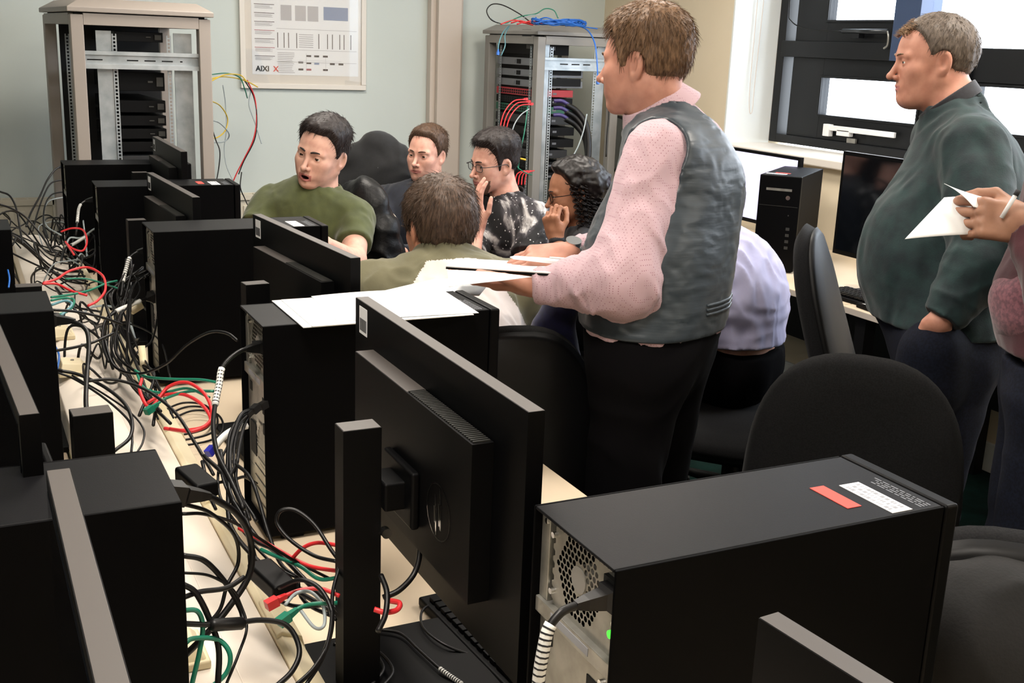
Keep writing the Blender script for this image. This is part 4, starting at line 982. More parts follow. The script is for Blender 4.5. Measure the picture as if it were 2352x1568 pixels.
    def topf(p):
        d=torso(p,e); ef=0
        for k in 'LR':
            if k not in info: continue
            el,wr=info[k]; s0=sh[k]
            if sl<=1: endp=s0+(el-s0)*sl; a=cap(p,s0,endp,sr[0],sr[1]); a=smax(a,(p-endp)@nrm(el-s0),.004); d=smin(d,a,.035)
            else:
                endp=el+(wr-el)*(sl-1); a=cap(p,s0,el,sr[0],sr[1]); b=cap(p,el,endp,sr[2],sr[3]); b=smax(b,(p-endp)@nrm(wr-el),.004); a=smin(a,b,.03)
                bis=nrm(nrm(el-s0)+nrm(wr-el)); qe=p-el; cc=qe@bis; dist=np.linalg.norm(qe,axis=1)
                dw=qe-np.outer(cc,bis); ph=np.stack([cc*26+vnoise(p*9,7)*2.2,dw[:,0]*7,dw[:,2]*7],1)
                rg_=(1-4*np.abs(vnoise(ph,77+ord(k)))); efr=top.get('efold',.008)
                fo=-efr*rg_*np.exp(-(dist/.13)**2)
                cq=p-(el+(wr-el)*.62); c2=cq@nrm(wr-el); ph2=np.stack([c2*45+vnoise(p*14,5)*1.5,cq[:,0]*9,cq[:,2]*9],1); fo=fo-efr*.55*(1-4*np.abs(vnoise(ph2,31)))*np.exp(-(np.linalg.norm(cq,axis=1)/.09)**2)
                d=smin(d,a+fo,top.get('armk',.018))
        d=smin(d,cap(p,nb-up*.07,nb+V3(top.get('neck_off',(0,0,0)))+up*top.get('rise',.0),neck_r+.035,neck_r+top.get('neck_gap',.008)+.005),.03)
        d=d+folds(p,am*.55,sc,top.get('seed',1),top.get('aniso',(1,1,.8)))+folds(p,am*.5,sc*2.6,top.get('seed',1)+9,(1,1,.5))
        for (a_,b_,r_) in top.get('creases',[]): d=smin(d,cap(p,a_,b_,r_,r_*.4),.014)
        for (a_,b_,r_) in top.get('grooves',[]): d=smax(d,-cap(p,a_,b_,r_,r_*.4),.014)
        d=smax(d,-((p-hemp)@hemn),.006)
        nr=neck_r+top.get('neck_gap',.008); tilt=nrm(axis+f*top.get('neck_tilt',.35))
        q=p-(nb+V3(top.get('neck_off',(0,0,0)))); al=q@tilt; rad=np.linalg.norm(q-al[:,None]*tilt,axis=1)
        return smax(d,np.minimum(nr-rad,al+.06)*1.0,.006) if True else d
    pts=[nb,chest,pelvis,sh['L'],sh['R']]+[info[k][0] for k in 'LR' if k in info]+([info[k][1] for k in 'LR' if k in info] if sl>1 else [])
    if belly is not None: pts+=[V3(belly[0])-V3(belly[1])*.6,V3(belly[0])+V3(belly[1])*.6]
    lo,hi=bbox(pts,.22); lo[2]=max(lo[2],hem-.06)
    tp=mk_mesh(top['name'],[surfnet(topf,lo,hi,top.get('h',.007))],[top['mat']],t,org); info['top']=tp; info['topf']=topf
    # --- neckband / cuffs
    if top.get('band'):
        tilt=nrm(axis+f*top.get('neck_tilt',.35)); r0=neck_r+top.get('neck_gap',.008)+top.get('band_r',.003)
        u=nrm(f-tilt*(f@tilt)); v=np.cross(tilt,u); bh=top.get('band_h',.010); z0=top.get('band_z',.002)
        def bf(p):
            q=p-(nb+V3(top.get('neck_off',(0,0,0)))); al=q@tilt; rad=np.linalg.norm(q-al[:,None]*tilt,axis=1)
            return smax(np.abs(rad-r0-.002)-.0035,np.abs(al-z0)-bh,.003)
        c=nb+V3(top.get('neck_off',(0,0,0))); mk_mesh('neckband',[surfnet(bf,c-.12,c+.12,.003)],[top.get('band_mat',top['mat'])],t,org)
    # --- trousers, shoes
    cuff=floor+.07
    def bot(p):
        d=smin(smax(torso(p,.004),(p[:,2]-(pelvis[2]+.07)),.01),legf(p,.014),.04)+folds(p,.006,8,22)
        for (c_,r_) in top.get('pocket',[]): d=smin(d,sph(p,c_,r_),.05)
        return smax(d,-(p[:,2]-cuff),.008)
    lo,hi=bbox([pelvis]+list(hip.values())+list(kn.values())+list(an.values()),.2); lo[2]=cuff-.02; hi[2]=min(hi[2],pelvis[2]+.09)
    mk_mesh('trousers',[surfnet(bot,lo,hi,detail_body)],[bottom],t,org)
    for k in 'LR':
        a=an[k]; a0=V3((a[0],a[1],floor+.045)); 
        sf=lambda p,a0=a0: smax(smin(fcap(p,a0-f*.05,a0+f*.15,.042,.036,(0,0,1),.9),cap(p,a0,a0+V3((0,0,.05)),.040,.038),.02),-(p[:,2]-floor-.001),.004)
        lo,hi=bbox([a0-f*.1,a0+f*.2],.07); mk_mesh('shoe',[surfnet(sf,lo,hi,.007)],['shoe_black'],t,org)
    return info
mat('shoe_black','#141414',.4)
def cloth(name,c,c2,lo=.35,hi=.65,ns=60,bs=350,rough=.85,sheen=.2,bst=.25): return mat(name,c,rough,noise=(ns,c2,lo,hi),bump=[((bs,bs,bs),bst,.0008),((14,14,14),.25,.006)],sheen=sheen)
skin('skin_a','#bf8a76','#ae7967'); skin('skin_b','#d8a48f','#c99080'); skin('skin_c','#dcae9a','#cc9a88'); skin('skin_d','#dba996','#cb9482'); skin('skin_e','#a8755a','#98664c'); skin('skin_f','#c58a6f','#b47a61'); skin('skin_g','#c8907a','#b67d69'); skin('skin_h','#a07660','#8d6450')
hair_mat('hair_brown','#5b4433','#3d2c20'); hair_mat('hair_brown_light','#7d6047','#523d2b'); hair_mat('hair_dark','#2b2220','#1b1514'); hair_mat('hair_midbrown','#5a4638','#3a2c22'); hair_mat('hair_black','#17110f','#0c0808',.35); hair_mat('hair_greyblond','#9a7a5c','#6b5642'); hair_mat('hair_greybrown','#6d6156','#4c423a')
def fn_hand(*a,**k): return hand_fn(*a,**k)
# -- A: waistcoat man
def shirt_pattern(name,base,dot,scale):
    m=mat(name,base,.75,bump=[((14,14,14),.25,.006)],sheen=.15); nt=m.node_tree; b=nt.nodes['Principled BSDF']
    tc=nt.nodes.new('ShaderNodeTexCoord'); v=nt.nodes.new('ShaderNodeTexVoronoi'); v.feature='F1'; v.inputs['Scale'].default_value=scale; v.inputs['Randomness'].default_value=.15
    r=nt.nodes.new('ShaderNodeValToRGB'); r.color_ramp.elements[0].color=srgb(dot); r.color_ramp.elements[1].color=srgb(base); r.color_ramp.elements[0].position=.16; r.color_ramp.elements[1].position=.26
    nt.links.new(tc.outputs['Object'],v.inputs['Vector']); nt.links.new(v.outputs['Distance'],r.inputs[0]); nt.links.new(r.outputs[0],b.inputs['Base Color']); return name
shirt_pattern('shirt_pink','#bd9fa7','#8a5a64',200)
mat('waistcoat_satin','#2d373f',.42,noise=((5,5,1.2),'#222a31',.4,.65),bump=[((3,3,22),.35,.012),((500,500,500),.1,.0005)],sheen=.1)
mat('trouser_dark','#080709',.9,spec=.08,bump=(300,.2,.0008))
HA=Head((1.397,2.185,1.578),(-0.565,0.824,-0.052),up=(0,0,1),jaw=1.02,scale=.96)
na=(1.434,2.169,1.47)
# left hand below the notepad (palm up), right hand on top with the pen
hl=fn_hand((1.095,2.082,1.109),(-0.758,0.65,-0.058),(-0.022,-0.155,-0.988),thumb_side=-1,curl=(.15,.15,.2,.25),thumb=(.2,.0))
hr=fn_hand((1.209,2.155,1.158),(-0.937,0.336,-0.099),(-0.063,-0.336,0.94),thumb_side=1,curl=(.35,.45,.5,.5),curl2=(.95,.35,.3,.3),thumb=(.35,.35))
PA=make_person('person','man in a grey waistcoat over a pink shirt standing and writing on a notepad',HA,na,(1.452,2.101,1.309),(1.374,2.035,0.951),(-0.58,0.815,0),'skin_a',
  {'L':((1.214,1.937,1.134),(1.091,2.084,1.111),hl),'R':((1.486,2.347,1.103),(1.225,2.169,1.155),hr)},
  dict(name='shirt',mat='shirt_pink',e=.004,amp=.012,sleeve=(.064,.064,.060,.033),efold=.018,sh_offL=V3((0.894,-0.447,0))*.035,len=1.93,h=.0046,hem=(1.293,1.917,1.004)[2],fsc=8,neck_gap=.004,neck_tilt=.2,seed=4,aniso=(1,1,.9)),
  'trouser_dark',hw=.175,wd=(.155,.170),sq=.74,belly=((1.371,2.06,1.112),(.14,.16,.2)),detail_body=.007,neck_r=.062)
build_hair(HA,PA['t'],'hair_brown_light',([-.12,-.09,-.045,-.015,.0,.012,.03,.042,.055,.075,.1],[-.075,-.078,-.055,-.01,.015,-.01,-.012,.03,.052,.062,.07]),top=.024,side=.007,back=.007,h=.0028,rough=.005,n_str=2800,str_len=.024,seed=3,lift=.38,sweep=(-.02,0))
brows(HA,PA['t'],'hair_brown_light')
def shell(parent,name,m,fn,lo,hi,h): return mk_mesh(name,[surfnet(fn,lo,hi,h)],[m],parent,parent.location)
def vest_f(p):
    I=PA; d=smin(I['torso'](p,.014),cap(p,I['neck']-I['up']*.10,I['neck']-I['up']*.035,.115,.09),.03)+folds(p,.004,7,40,(1,1,1.6))+folds(p,.0025,22,44,(1,1,2.5))
    for k in 'LR':
        el=I[k][0]; s=I['sh'][k]; dn=nrm(el-s)
        d=smax(d,-cap(p,s+I['lat']*(.02 if k=='L' else -.02)+V3((0,0,.012)),s+V3((0,0,-.14))+I['lat']*(.03 if k=='L' else -.03)+I['f']*.01,.072,.060),.012)
    q=p-I['neck']; tilt=nrm(I['axis']+I['f']*.75); al=q@tilt; rad=np.linalg.norm(q-al[:,None]*tilt,axis=1)
    d=smax(d,np.minimum(.090-rad,al+.12),.006)
    hz=VHEM; return smax(d,-(p[:,2]-hz-.0),.005)
VHEM=(1.294,1.92,1.014)[2]
lo,hi=bbox([PA['neck'],PA['sh']['L'],PA['sh']['R'],(1.374,2.035,0.951)],.22); lo[2]=VHEM-.03
ves=shell(PA['t'],'waistcoat','waistcoat_satin',vest_f,lo,hi,.0052)
# waistcoat adjuster strap at the back
def collar(I,parent,m,r0=.060,flare=.30,hgt=.045,tilt=.32,z0=.012,open_=.5,off=(0,0,0),th=.0022,name='collar'):
    ax=nrm(I['axis']+I['f']*tilt); c0=I['neck']+V3(off)
    u=nrm(I['f']-ax*(I['f']@ax)); v=np.cross(ax,u)
    def f(p):
        q=p-c0; al=q@ax-z0; X=q@u; Y=q@v; rad=np.hypot(X,Y); ang=np.abs(np.arctan2(Y,X))
        hh=hgt*(1+.45*np.clip(1-ang/1.6,0,1))
        rr=r0+flare*(hgt-al)*.45
        d=np.abs(rad-rr)-th
        d=smax(d,smax(al-hgt,-(al-(hgt-hh)),.002),.003); return smax(d,(open_-ang)*rr,.003)*.85
    return shell(parent,name,m,f,c0-.15,c0+.15,.0026)
collar(PA,PA['t'],'shirt_pink',r0=.070,flare=1.25,hgt=.050,tilt=.40,z0=-.012,th=.003)
_p=PA['t']; wr=np.array((1.228,2.173,1.154))-np.array(_p.location); wx=nrm(np.array((1.225,2.169,1.155))-np.array((1.486,2.347,1.103)))
wt_=empty('wristwatch',(0,0,0)); wt_.parent=_p
MB().cyl(wr-wx*.011,wr+wx*.011,.0300,.0295,28).build('strap','chrome',wt_,smooth=True)
wn=nrm(np.array((-0.083,-0.372,0.925))); MB().cyl(wr+wn*.026,wr+wn*.037,.018,n=24).build('watch_case','chrome',wt_)
# adjuster strap across the waistcoat back, following the cloth
def on_vest(c,dr):
    c=V3(c); dr=nrm(dr); t=np.linspace(.32,0,200); P_=c+np.outer(t,dr); d_=vest_f(P_); i=np.argmax(d_<0); return P_[i]+dr*.002
bk=-nrm(PA['f']); cen=V3((1.393,2.035,1.066)); mbs=MB(); pts_=[]
for a_ in np.linspace(-.55,.55,13):
    dr_=bk*math.cos(a_)+PA['lat']*math.sin(a_); pts_.append(on_vest(cen,dr_)-np.array(PA['t'].location))
mbs.tube([p_+np.array((0,0,0)) for p_ in pts_],.0035,6); mbs.tube([p_+np.array((0,0,.010)) for p_ in pts_],.0035,6); mbs.tube([p_+np.array((0,0,.020)) for p_ in pts_],.0035,6)
mbs.build('adjuster_strap','waistcoat_satin',PA['t'],smooth=True)
# notepad
nt_=empty('notepad',(1.08,2.186,1.122),0,'open notepad held flat by the man in the waistcoat','notepad'); L0=np.array(nt_.location)
def slab(name,c,th,m,par,curl=0): return sheet(name,[tuple(np.array(v)-L0) for v in c],m,None,None,th=th,parent=par,curl=curl,n=8)
cA=[(0.935,2.204,1.133),(1.134,1.992,1.146),(1.239,2.155,1.13),(1.023,2.352,1.118)]
slab('cover',[(v[0],v[1],v[2]-.004) for v in cA],.003,'black_plastic',nt_); slab('pages',cA,.0035,'paper',nt_)
slab('folded_page',[(0.879,2.055,1.123),(0.971,2.003,1.141),(1.038,1.995,1.147),(0.918,2.155,1.137)],.0008,'paper',nt_,curl=.002)

pn=empty('pen',(1.146,2.148,1.146),0,'white pen in the writing hand of the man in the waistcoat','pen'); L0=np.array(pn.location)
a_=np.array((1.075,2.174,1.154))-L0; b_=np.array((1.166,2.061,1.158))-L0
MB().tube([a_,a_*.93+b_*.07,b_*.6+a_*.4,b_],.0055,10,rr=[.0012,.0042,.0058,.0058]).build('barrel','handle_white',pn,smooth=True)
MB().tube([a_*.35+b_*.65+np.array((0,0,.007)),b_+np.array((0,0,.008))],.0022,6).build('clip','handle_white',pn,smooth=True)
# -- B: man in green jumper
cloth('jumper_green','#122226','#1d3636',.35,.7,ns=26,bs=300,bst=.5,sheen=.1); mat('jeans_navy','#0c0e18',.9,spec=.2,noise=(180,'#121624',.4,.6),bump=(500,.3,.0006)); cloth('collar_dark','#1a1a1f','#24242a')
HB=Head((2.253,2.171,1.608),(-0.838,0.535,-0.105),up=(0.062,-0.031,0.998),jaw=.98,scale=.93,fat=.002,nose=1.05,chin=-.004)
PB=make_person('person','man in a dark green jumper standing by the window with a hand in his pocket',HB,(2.298,2.124,1.489),(2.308,2.083,1.327),(2.206,1.963,0.904),(-0.823,0.567,0),'skin_g',
  {'L':((2.126,1.812,1.16),(2.026,1.832,1.019),fn_hand((2.026,1.832,1.019),(0.021,0.355,-0.935),(-0.422,-0.844,0.33),thumb_side=1,curl=(.3,.3,.3,.3),scale=.92)),'R':((2.541,2.213,1.065),(2.329,2.159,0.916),None)},
  dict(name='jumper',mat='jumper_green',pocket=[((2.039,1.854,0.938),.075),((2.061,1.865,0.877),.068),((2.034,1.856,0.839),.07)],e=.012,amp=.009,sleeve=(.080,.076,.070,.046),efold=.013,len=1.92,h=.0055,hem=(2.201,1.984,0.965)[2],fsc=7,neck_gap=.006,neck_tilt=.25,band=True,band_mat='collar_dark',band_h=.018,band_z=.016,band_r=.006,rise=-.012,seed=11,aniso=(1,1,1.2)),
  'jeans_navy',hw=.185,wd=(.150,.160),sq=.90,belly=((2.2,2.065,1.12),(.15,.15,.19)),detail_body=.008,neck_r=.062)
build_hair(HB,PB['t'],'hair_greybrown',([-.12,-.09,-.045,-.018,.0,.012,.022,.030,.045,.07,.1],[-.068,-.070,-.050,-.01,.018,.012,.012,.04,.072,.088,.100]),top=.010,side=.007,back=.014,h=.0028,rough=.004,n_str=1800,str_len=.018,seed=8,lift=.35)
tuft=MB(); rng=np.random.RandomState(5)
for i in range(260):
    a=V3((.045+rng.rand()*.04,rng.uniform(-.04,.04),0)); a[2]=.105-(a[0]-.045)*.75-abs(a[1])*.35; b=a+V3((.004+rng.rand()*.008,rng.normal(0,.004),.005+rng.rand()*.004)); c=b+V3((.005,0,.001))
    tuft.tube([HB.w(v)-np.array(PB['t'].location) for v in (a,b,c)],.0006,3,rr=[.0009,.0007,.0002])
tuft.build('fringe','hair_greyblond',PB['t'],smooth=True); brows(HB,PB['t'],'hair_greyblond',.002)
# -- C: green t-shirt
cloth('tshirt_olive','#4a5028','#3f4522',.3,.7,ns=30)
HC=Head((1.15,3.844,1.215),(-0.736,-0.673,-0.07),up=(0.216,-0.108,0.97),jaw=1.08,open_mouth=.010)
PC=make_person('person','seated young man in an olive green t-shirt talking, facing left',HC,(1.152,3.875,1.091),(1.117,3.884,0.982),(1.157,3.957,0.71),(-0.624,-0.782,0),'skin_c',
  {'R':((0.874,3.822,0.908),(0.849,3.516,0.849),fn_hand((0.849,3.516,0.849),(0.298,-0.894,-0.333),(0,0,1),thumb_side=1,curl=(.3,.3,.3,.3))),'L':((1.182,3.588,0.875),(1.046,3.474,0.961),fn_hand((1.042,3.476,0.961),(-0.985,0.171,0),(-0.178,-0.578,0.796),thumb_side=-1,curl=(.5,.5,.55,.6)))},
  dict(name='tshirt',mat='tshirt_olive',e=.008,amp=.010,sleeve=(.062,.060,.05,.03),len=.60,bare=0,h=.006,fsc=8,neck_gap=.010,neck_tilt=.5,band=True,band_h=.007,band_r=.010,band_z=-.016,rise=-.035,seed=21,sh_offL=(0,0,-.02)),
  'jeans_navy',sit=True,hw=.165,wd=(.150,.165),sq=.66)
build_hair(HC,PC['t'],'hair_dark',([-.12,-.09,-.045,-.015,.0,.012,.025,.040,.055,.075,.1],[-.060,-.060,-.045,.0,.02,.0,.0,.050,.074,.080,.086]),top=.026,side=.005,back=.006,h=.0032,rough=.004,n_str=1700,str_len=.022,seed=12,lift=.3,sweep=(.05,-.02))
brows(HC,PC['t'],'hair_dark',.0034)
# -- D: navy jumper
cloth('jumper_navy','#0e1320','#151b2a')
HD=Head((1.887,4.696,1.122),(-0.772,-0.635,-0.035),up=(0.062,-0.031,0.998),face_w=.94,scale=1.0)
PD=make_person('person','seated young man in a navy jumper by the wall, looking left',HD,(1.897,4.672,0.979),(1.856,4.685,0.837),(1.844,4.722,0.55),(-0.726,-0.687,0),'skin_d',
  {'R':((1.582,4.565,0.75),(1.614,4.26,0.747),None),'L':((1.952,4.432,0.728),(1.589,4.295,0.745),fn_hand((1.615,4.264,0.764),(-0.968,0.168,-0.188),(-0.129,-0.257,0.958),thumb_side=-1,curl=(.5,.5,.5,.5)))},
  dict(name='jumper',mat='jumper_navy',e=.012,amp=.010,sleeve=(.072,.064,.056,.042),len=1.85,h=.008,fsc=8,neck_gap=.008,neck_tilt=.6,band=True,band_r=.008,band_z=-.010,rise=-.03,seed=31),
  'jeans_navy',sit=True,hw=.19,wd=(.155,.17),sq=.68,detail_body=.012)
build_hair(HD,PD['t'],'hair_brown',([-.12,-.09,-.045,-.015,.0,.012,.025,.040,.055,.075,.1],[-.060,-.060,-.045,.0,.02,.0,.0,.054,.078,.086,.09]),top=.020,side=.008,back=.008,h=.0034,rough=.005,n_str=1400,str_len=.022,seed=14,lift=.3,sweep=(.05,.03))
brows(HD,PD['t'],'hair_brown',.0028)
# -- E: glasses, patterned t-shirt
def galaxy():
    m=mat('tshirt_galaxy','#131215',.8,bump=[((14,14,14),.25,.006)]); nt=m.node_tree; b=nt.nodes['Principled BSDF']
    tc=nt.nodes.new('ShaderNodeTexCoord'); n=nt.nodes.new('ShaderNodeTexNoise'); n.inputs['Scale'].default_value=4.5; n.inputs['Detail'].default_value=9; n.inputs['Distortion'].default_value=2.6
    r=nt.nodes.new('ShaderNodeValToRGB'); e=r.color_ramp.elements; e[0].position=.50; e[0].color=srgb('#121114'); e[1].position=.68; e[1].color=srgb('#c9c6c4'); k=e.new(.57); k.color=srgb('#38353a')
    nt.links.new(tc.outputs['Object'],n.inputs['Vector']); nt.links.new(n.outputs['Fac'],r.inputs[0])
    v=nt.nodes.new('ShaderNodeTexVoronoi'); v.inputs['Scale'].default_value=55; r2=nt.nodes.new('ShaderNodeValToRGB'); r2.color_ramp.elements[0].color=(1,1,1,1); r2.color_ramp.elements[1].color=(0,0,0,1); r2.color_ramp.elements[0].position=.10; r2.color_ramp.elements[1].position=.2
    nt.links.new(tc.outputs['Object'],v.inputs['Vector']); nt.links.new(v.outputs['Distance'],r2.inputs[0])
    mx=nt.nodes.new('ShaderNodeMixRGB'); mx.blend_type='SCREEN'; mx.inputs[0].default_value=.7; nt.links.new(r.outputs[0],mx.inputs[1]); nt.links.new(r2.outputs[0],mx.inputs[2]); nt.links.new(mx.outputs[0],b.inputs['Base Color'])
galaxy()
HE=Head((1.984,4.19,1.136),(-0.982,-0.128,-0.139),up=(0.078,-0.039,0.996),face_w=.97)
he=fn_hand((1.831,3.991,0.908),(-0.084,0.098,0.992),(-0.999,-0.043,0),thumb_side=-1,curl=(.15,.15,.2,.2),curl2=(.3,.3,.3,.3),thumb=(.3,.1))
PE=make_person('person','seated man in glasses and a black marbled t-shirt, fingers to his mouth',HE,(2.038,4.191,0.997),(2.036,4.156,0.875),(2.054,4.172,0.611),(-0.949,-0.316,0),'skin_d',
  {'R':((1.747,3.896,0.721),(1.827,3.992,0.908),he),'L':((1.979,3.869,0.749),(1.789,3.767,0.745),fn_hand((1.789,3.767,0.745),(-0.985,0.171,0),(0,0,1),thumb_side=-1))},
  dict(name='tshirt',mat='tshirt_galaxy',e=.010,amp=.010,sleeve=(.074,.070,.05,.03),len=.72,bare=0,h=.007,fsc=8,neck_gap=.012,neck_tilt=.5,band=True,band_mat='ink',band_h=.006,band_r=.010,band_z=-.016,rise=-.035,seed=41),
  'jeans_navy',sit=True,hw=.185,wd=(.15,.165),sq=.66,detail_body=.012)
build_hair(HE,PE['t'],'hair_dark',([-.12,-.09,-.045,-.015,.0,.012,.022,.036,.055,.075,.1],[-.050,-.050,-.030,.01,.02,-.02,-.028,.040,.070,.078,.084]),top=.030,side=.005,back=.007,h=.0032,rough=.005,n_str=1500,str_len=.024,seed=15,lift=.25,sweep=(.06,-.04))
brows(HE,PE['t'],'hair_dark',.0028); glasses(HE,PE['t'],'handle_dark')
def beard(p):
    q=HE.l(p); ay=np.abs(q[:,1]); d=HE.sdf(p)-.0022+vnoise(q*300,3)*.0015
    z=q[:,2]; front=q[:,0]
    reg=np.maximum(z+.055+np.clip((.06-front)*-.2,-.01,.02)-np.clip((.02-front)*.9,0,.05),-(z+.125)); reg=np.maximum(reg,-(front+.004)); reg=smax(reg,-(np.hypot(ay*.8,z+.066)-.022+(front<.06)*.05*-1),.003)
    return smax(d,reg*.8,.004)
c=HE.w((.03,0,-.07)); mk_mesh('beard',[surfnet(beard,c-.09,c+.09,.003)],[hair_mat('hair_stubble','#6b4f40','#51392d',.7)],PE['t'],PE['t'].location)
# -- F: curly haired woman
HF=Head((2.08,3.685,1.08),(-0.916,0.344,-0.208),up=(0.093,-0.047,0.995),scale=.96,face_w=.95,jaw=.92)
hf_=fn_hand((1.947,3.569,0.93),(-0.297,0.036,0.954),(-0.89,-0.445,0.1),thumb_side=-1,curl=(1.0,1.05,1.1,1.15),curl2=(1.1,1.1,1.1,1.1),thumb=(.5,.6),scale=.92)
cloth('top_dark','#1a1a1e','#24242a')
PF=make_person('person','seated woman with long dark curly hair and glasses, chin resting on her hand',HF,(2.124,3.693,0.945),(2.13,3.657,0.833),(2.155,3.659,0.608),(-0.93,0.368,0),'skin_e',
  {'L':((1.93,3.443,0.786),(1.95,3.567,0.927),hf_),'R':((2.018,3.7,0.711),(1.935,3.795,0.696),None)},
  dict(name='top',mat='top_dark',e=.008,amp=.008,sleeve=(.060,.055,.045,.03),len=.6,bare=0,h=.008,neck_tilt=.5,seed=51),'trouser_dark',sit=True,hw=.155,wd=(.14,.145),sq=.66,detail_body=.012,neck_r=.046)
build_hair(HF,PF['t'],'hair_black',([-.12,-.05,-.02,-.005,.01,.025,.045,.075,.1],[-.10,-.10,-.07,-.05,.0,.045,.078,.092,.10]),top=.026,side=.020,back=.04,h=.005,rough=.010,n_str=0,seed=16,tex=(45,45,45))
cur=MB(); rng=np.random.RandomState(9); o_=np.array(PF['t'].location)
def curl_strand(mb,H,start,L,R,turns,r,ph,out):
    pts=[];n=int(turns*7)
    for i in range(n+1):
        t=i/n; c_=V3(start)+V3(out)*(t**.6)*.03+V3((0,0,-L*t)); pts.append(H.w(c_+V3((math.cos(ph+t*turns*2*PI),math.sin(ph+t*turns*2*PI),0))*R)-o_)
    mb.tube(pts,r,5,rr=[r*(1-.5*i/n) for i in range(n+1)])
for i in range(330):
    th=rng.uniform(-PI,PI); ph=rng.uniform(0,1)
    x=-.015+math.cos(th)*.085; y=math.sin(th)*.075
    if x>.035: x*=.55
    top_=ph**.7; z=.10*(1-top_**2)+.02; k=(.45+.75*top_)
    s=(-.02+(x+.015)*k,y*k*1.05,z); L=rng.uniform(.12,.27) if x<.02 else rng.uniform(.05,.09)
    if x>.015: continue
    curl_strand(cur,HF,s,L,rng.uniform(.004,.009),L/.022,rng.uniform(.0018,.0032),rng.rand()*6,(x*.6-.008,y*.9,0))
for i in range(160):
    a=rng.uniform(-PI,PI); rr=rng.rand()**.5; x=-.02+math.cos(a)*.095*rr; y=math.sin(a)*.085*rr; z=.03+.105*math.sqrt(max(0,1-rr*rr))
    if x>.03: continue
    curl_strand(cur,HF,(x,y,z),rng.uniform(.03,.05),.006,2,.0026,rng.rand()*6,(x*.8,y*.8,0))
cur.build('hair_curls','hair_black',PF['t'],smooth=True)
brows(HF,PF['t'],'hair_black',.0022); glasses(HF,PF['t'],'bezel_black',w=.021,hh=.016,square=2.6)
wa=empty('wristwatch',(0,0,0)); wa.parent=PF['t']; a0=np.array((1.949,3.557,0.914))-o_; dr=nrm(np.array((1.95,3.567,0.927))-np.array((1.93,3.443,0.786)))
MB().cyl(a0-dr*.011,a0+dr*.011,.030,n=24).build('strap','ink',wa,smooth=True)
# -- G: raglan shirt from behind
cloth('raglan_white','#d9cfcb','#d0c5c0',.3,.7,ns=20); cloth('raglan_olive','#6e6a50','#625e46',.3,.7,ns=20)
HG=Head((1.127,2.709,1.133),(-0.025,0.99,-0.139),up=(0.031,-0.016,0.999),scale=1.02)
PG=make_person('person','seated man seen from behind in a white raglan t-shirt with olive sleeves',HG,(1.127,2.664,1.06),(1.125,2.627,0.93),(1.063,2.386,0.714),(0.201,0.98,0),'skin_f',
  {'L':((0.926,2.857,0.904),(1.022,2.952,0.8),None),'R':((1.384,2.614,0.854),(1.44,2.878,0.865),None)},
  dict(name='tshirt',mat='raglan_white',e=.012,amp=.009,sleeve=(.080,.074,.05,.03),len=.75,bare=0,h=.0045,neck_gap=.006,neck_tilt=-.1,neck_off=(0,0,.012),seed=61),'jeans_navy',sit=True,hw=.205,wd=(.16,.18),sq=.66)
me=PG['top'].data; me.materials.append(MATS['raglan_olive']); n=len(me.polygons); cc=np.zeros(n*3); me.polygons.foreach_get('center',cc); cc=cc.reshape(-1,3)+np.array(PG['t'].location)
q=cc-PG['neck']; y=np.abs(q@PG['lat']); dn=-(q@PG['up']); me.polygons.foreach_set('material_index',((y>.055+.75*np.clip(dn,0,.3))|(dn<.012)).astype(np.int32))
build_hair(HG,PG['t'],'hair_midbrown',([-.12,-.09,-.045,-.015,.0,.012,.03,.042,.055,.075,.1],[-.080,-.085,-.06,-.01,.015,-.01,-.012,.03,.052,.062,.07]),top=.022,side=.013,back=.018,h=.0032,rough=.006,n_str=2600,str_len=.026,seed=17,lift=.4)
glasses(HG,PG['t'],'bezel_black')
# -- H: lavender shirt, bending forward
cloth('shirt_lavender','#b3b1cf','#a9a7c6',.3,.7,ns=14,bs=600,sheen=.1)
HH=Head((2.151,3.077,0.982),(-0.623,0.658,-0.423),up=(0.447,-0.224,0.866))
PH=make_person('person','seated man bending forward in a lavender shirt, behind the man in the waistcoat',HH,(2.185,3.024,0.975),(2.23,2.951,0.884),(2.296,2.88,0.6),(-0.58,0.815,0),'skin_d',
  {'L':((1.986,2.805,0.76),(2.001,3.03,0.763),None),'R':((2.297,3.139,0.654),(2.133,3.227,0.677),None)},
  dict(name='shirt',mat='shirt_lavender',e=.016,amp=.016,sleeve=(.080,.072,.062,.045),len=1.9,h=.0065,fsc=7,seed=71,hem=(2.278,2.871,0.695)[2],hemn=(0,0,1),aniso=(.8,.8,1.7),neck_tilt=.3),'trouser_dark',sit=True,hw=.19,wd=(.165,.18),sq=.74,belly=((2.302,2.921,0.827),(.13,.16,.15)),detail_body=.010)
build_hair(HH,PH['t'],'hair_midbrown',([-.12,-.05,-.015,.0,.03,.042,.075,.1],[-.08,-.06,-.01,.015,-.01,.03,.062,.07]),h=.005,n_str=0)
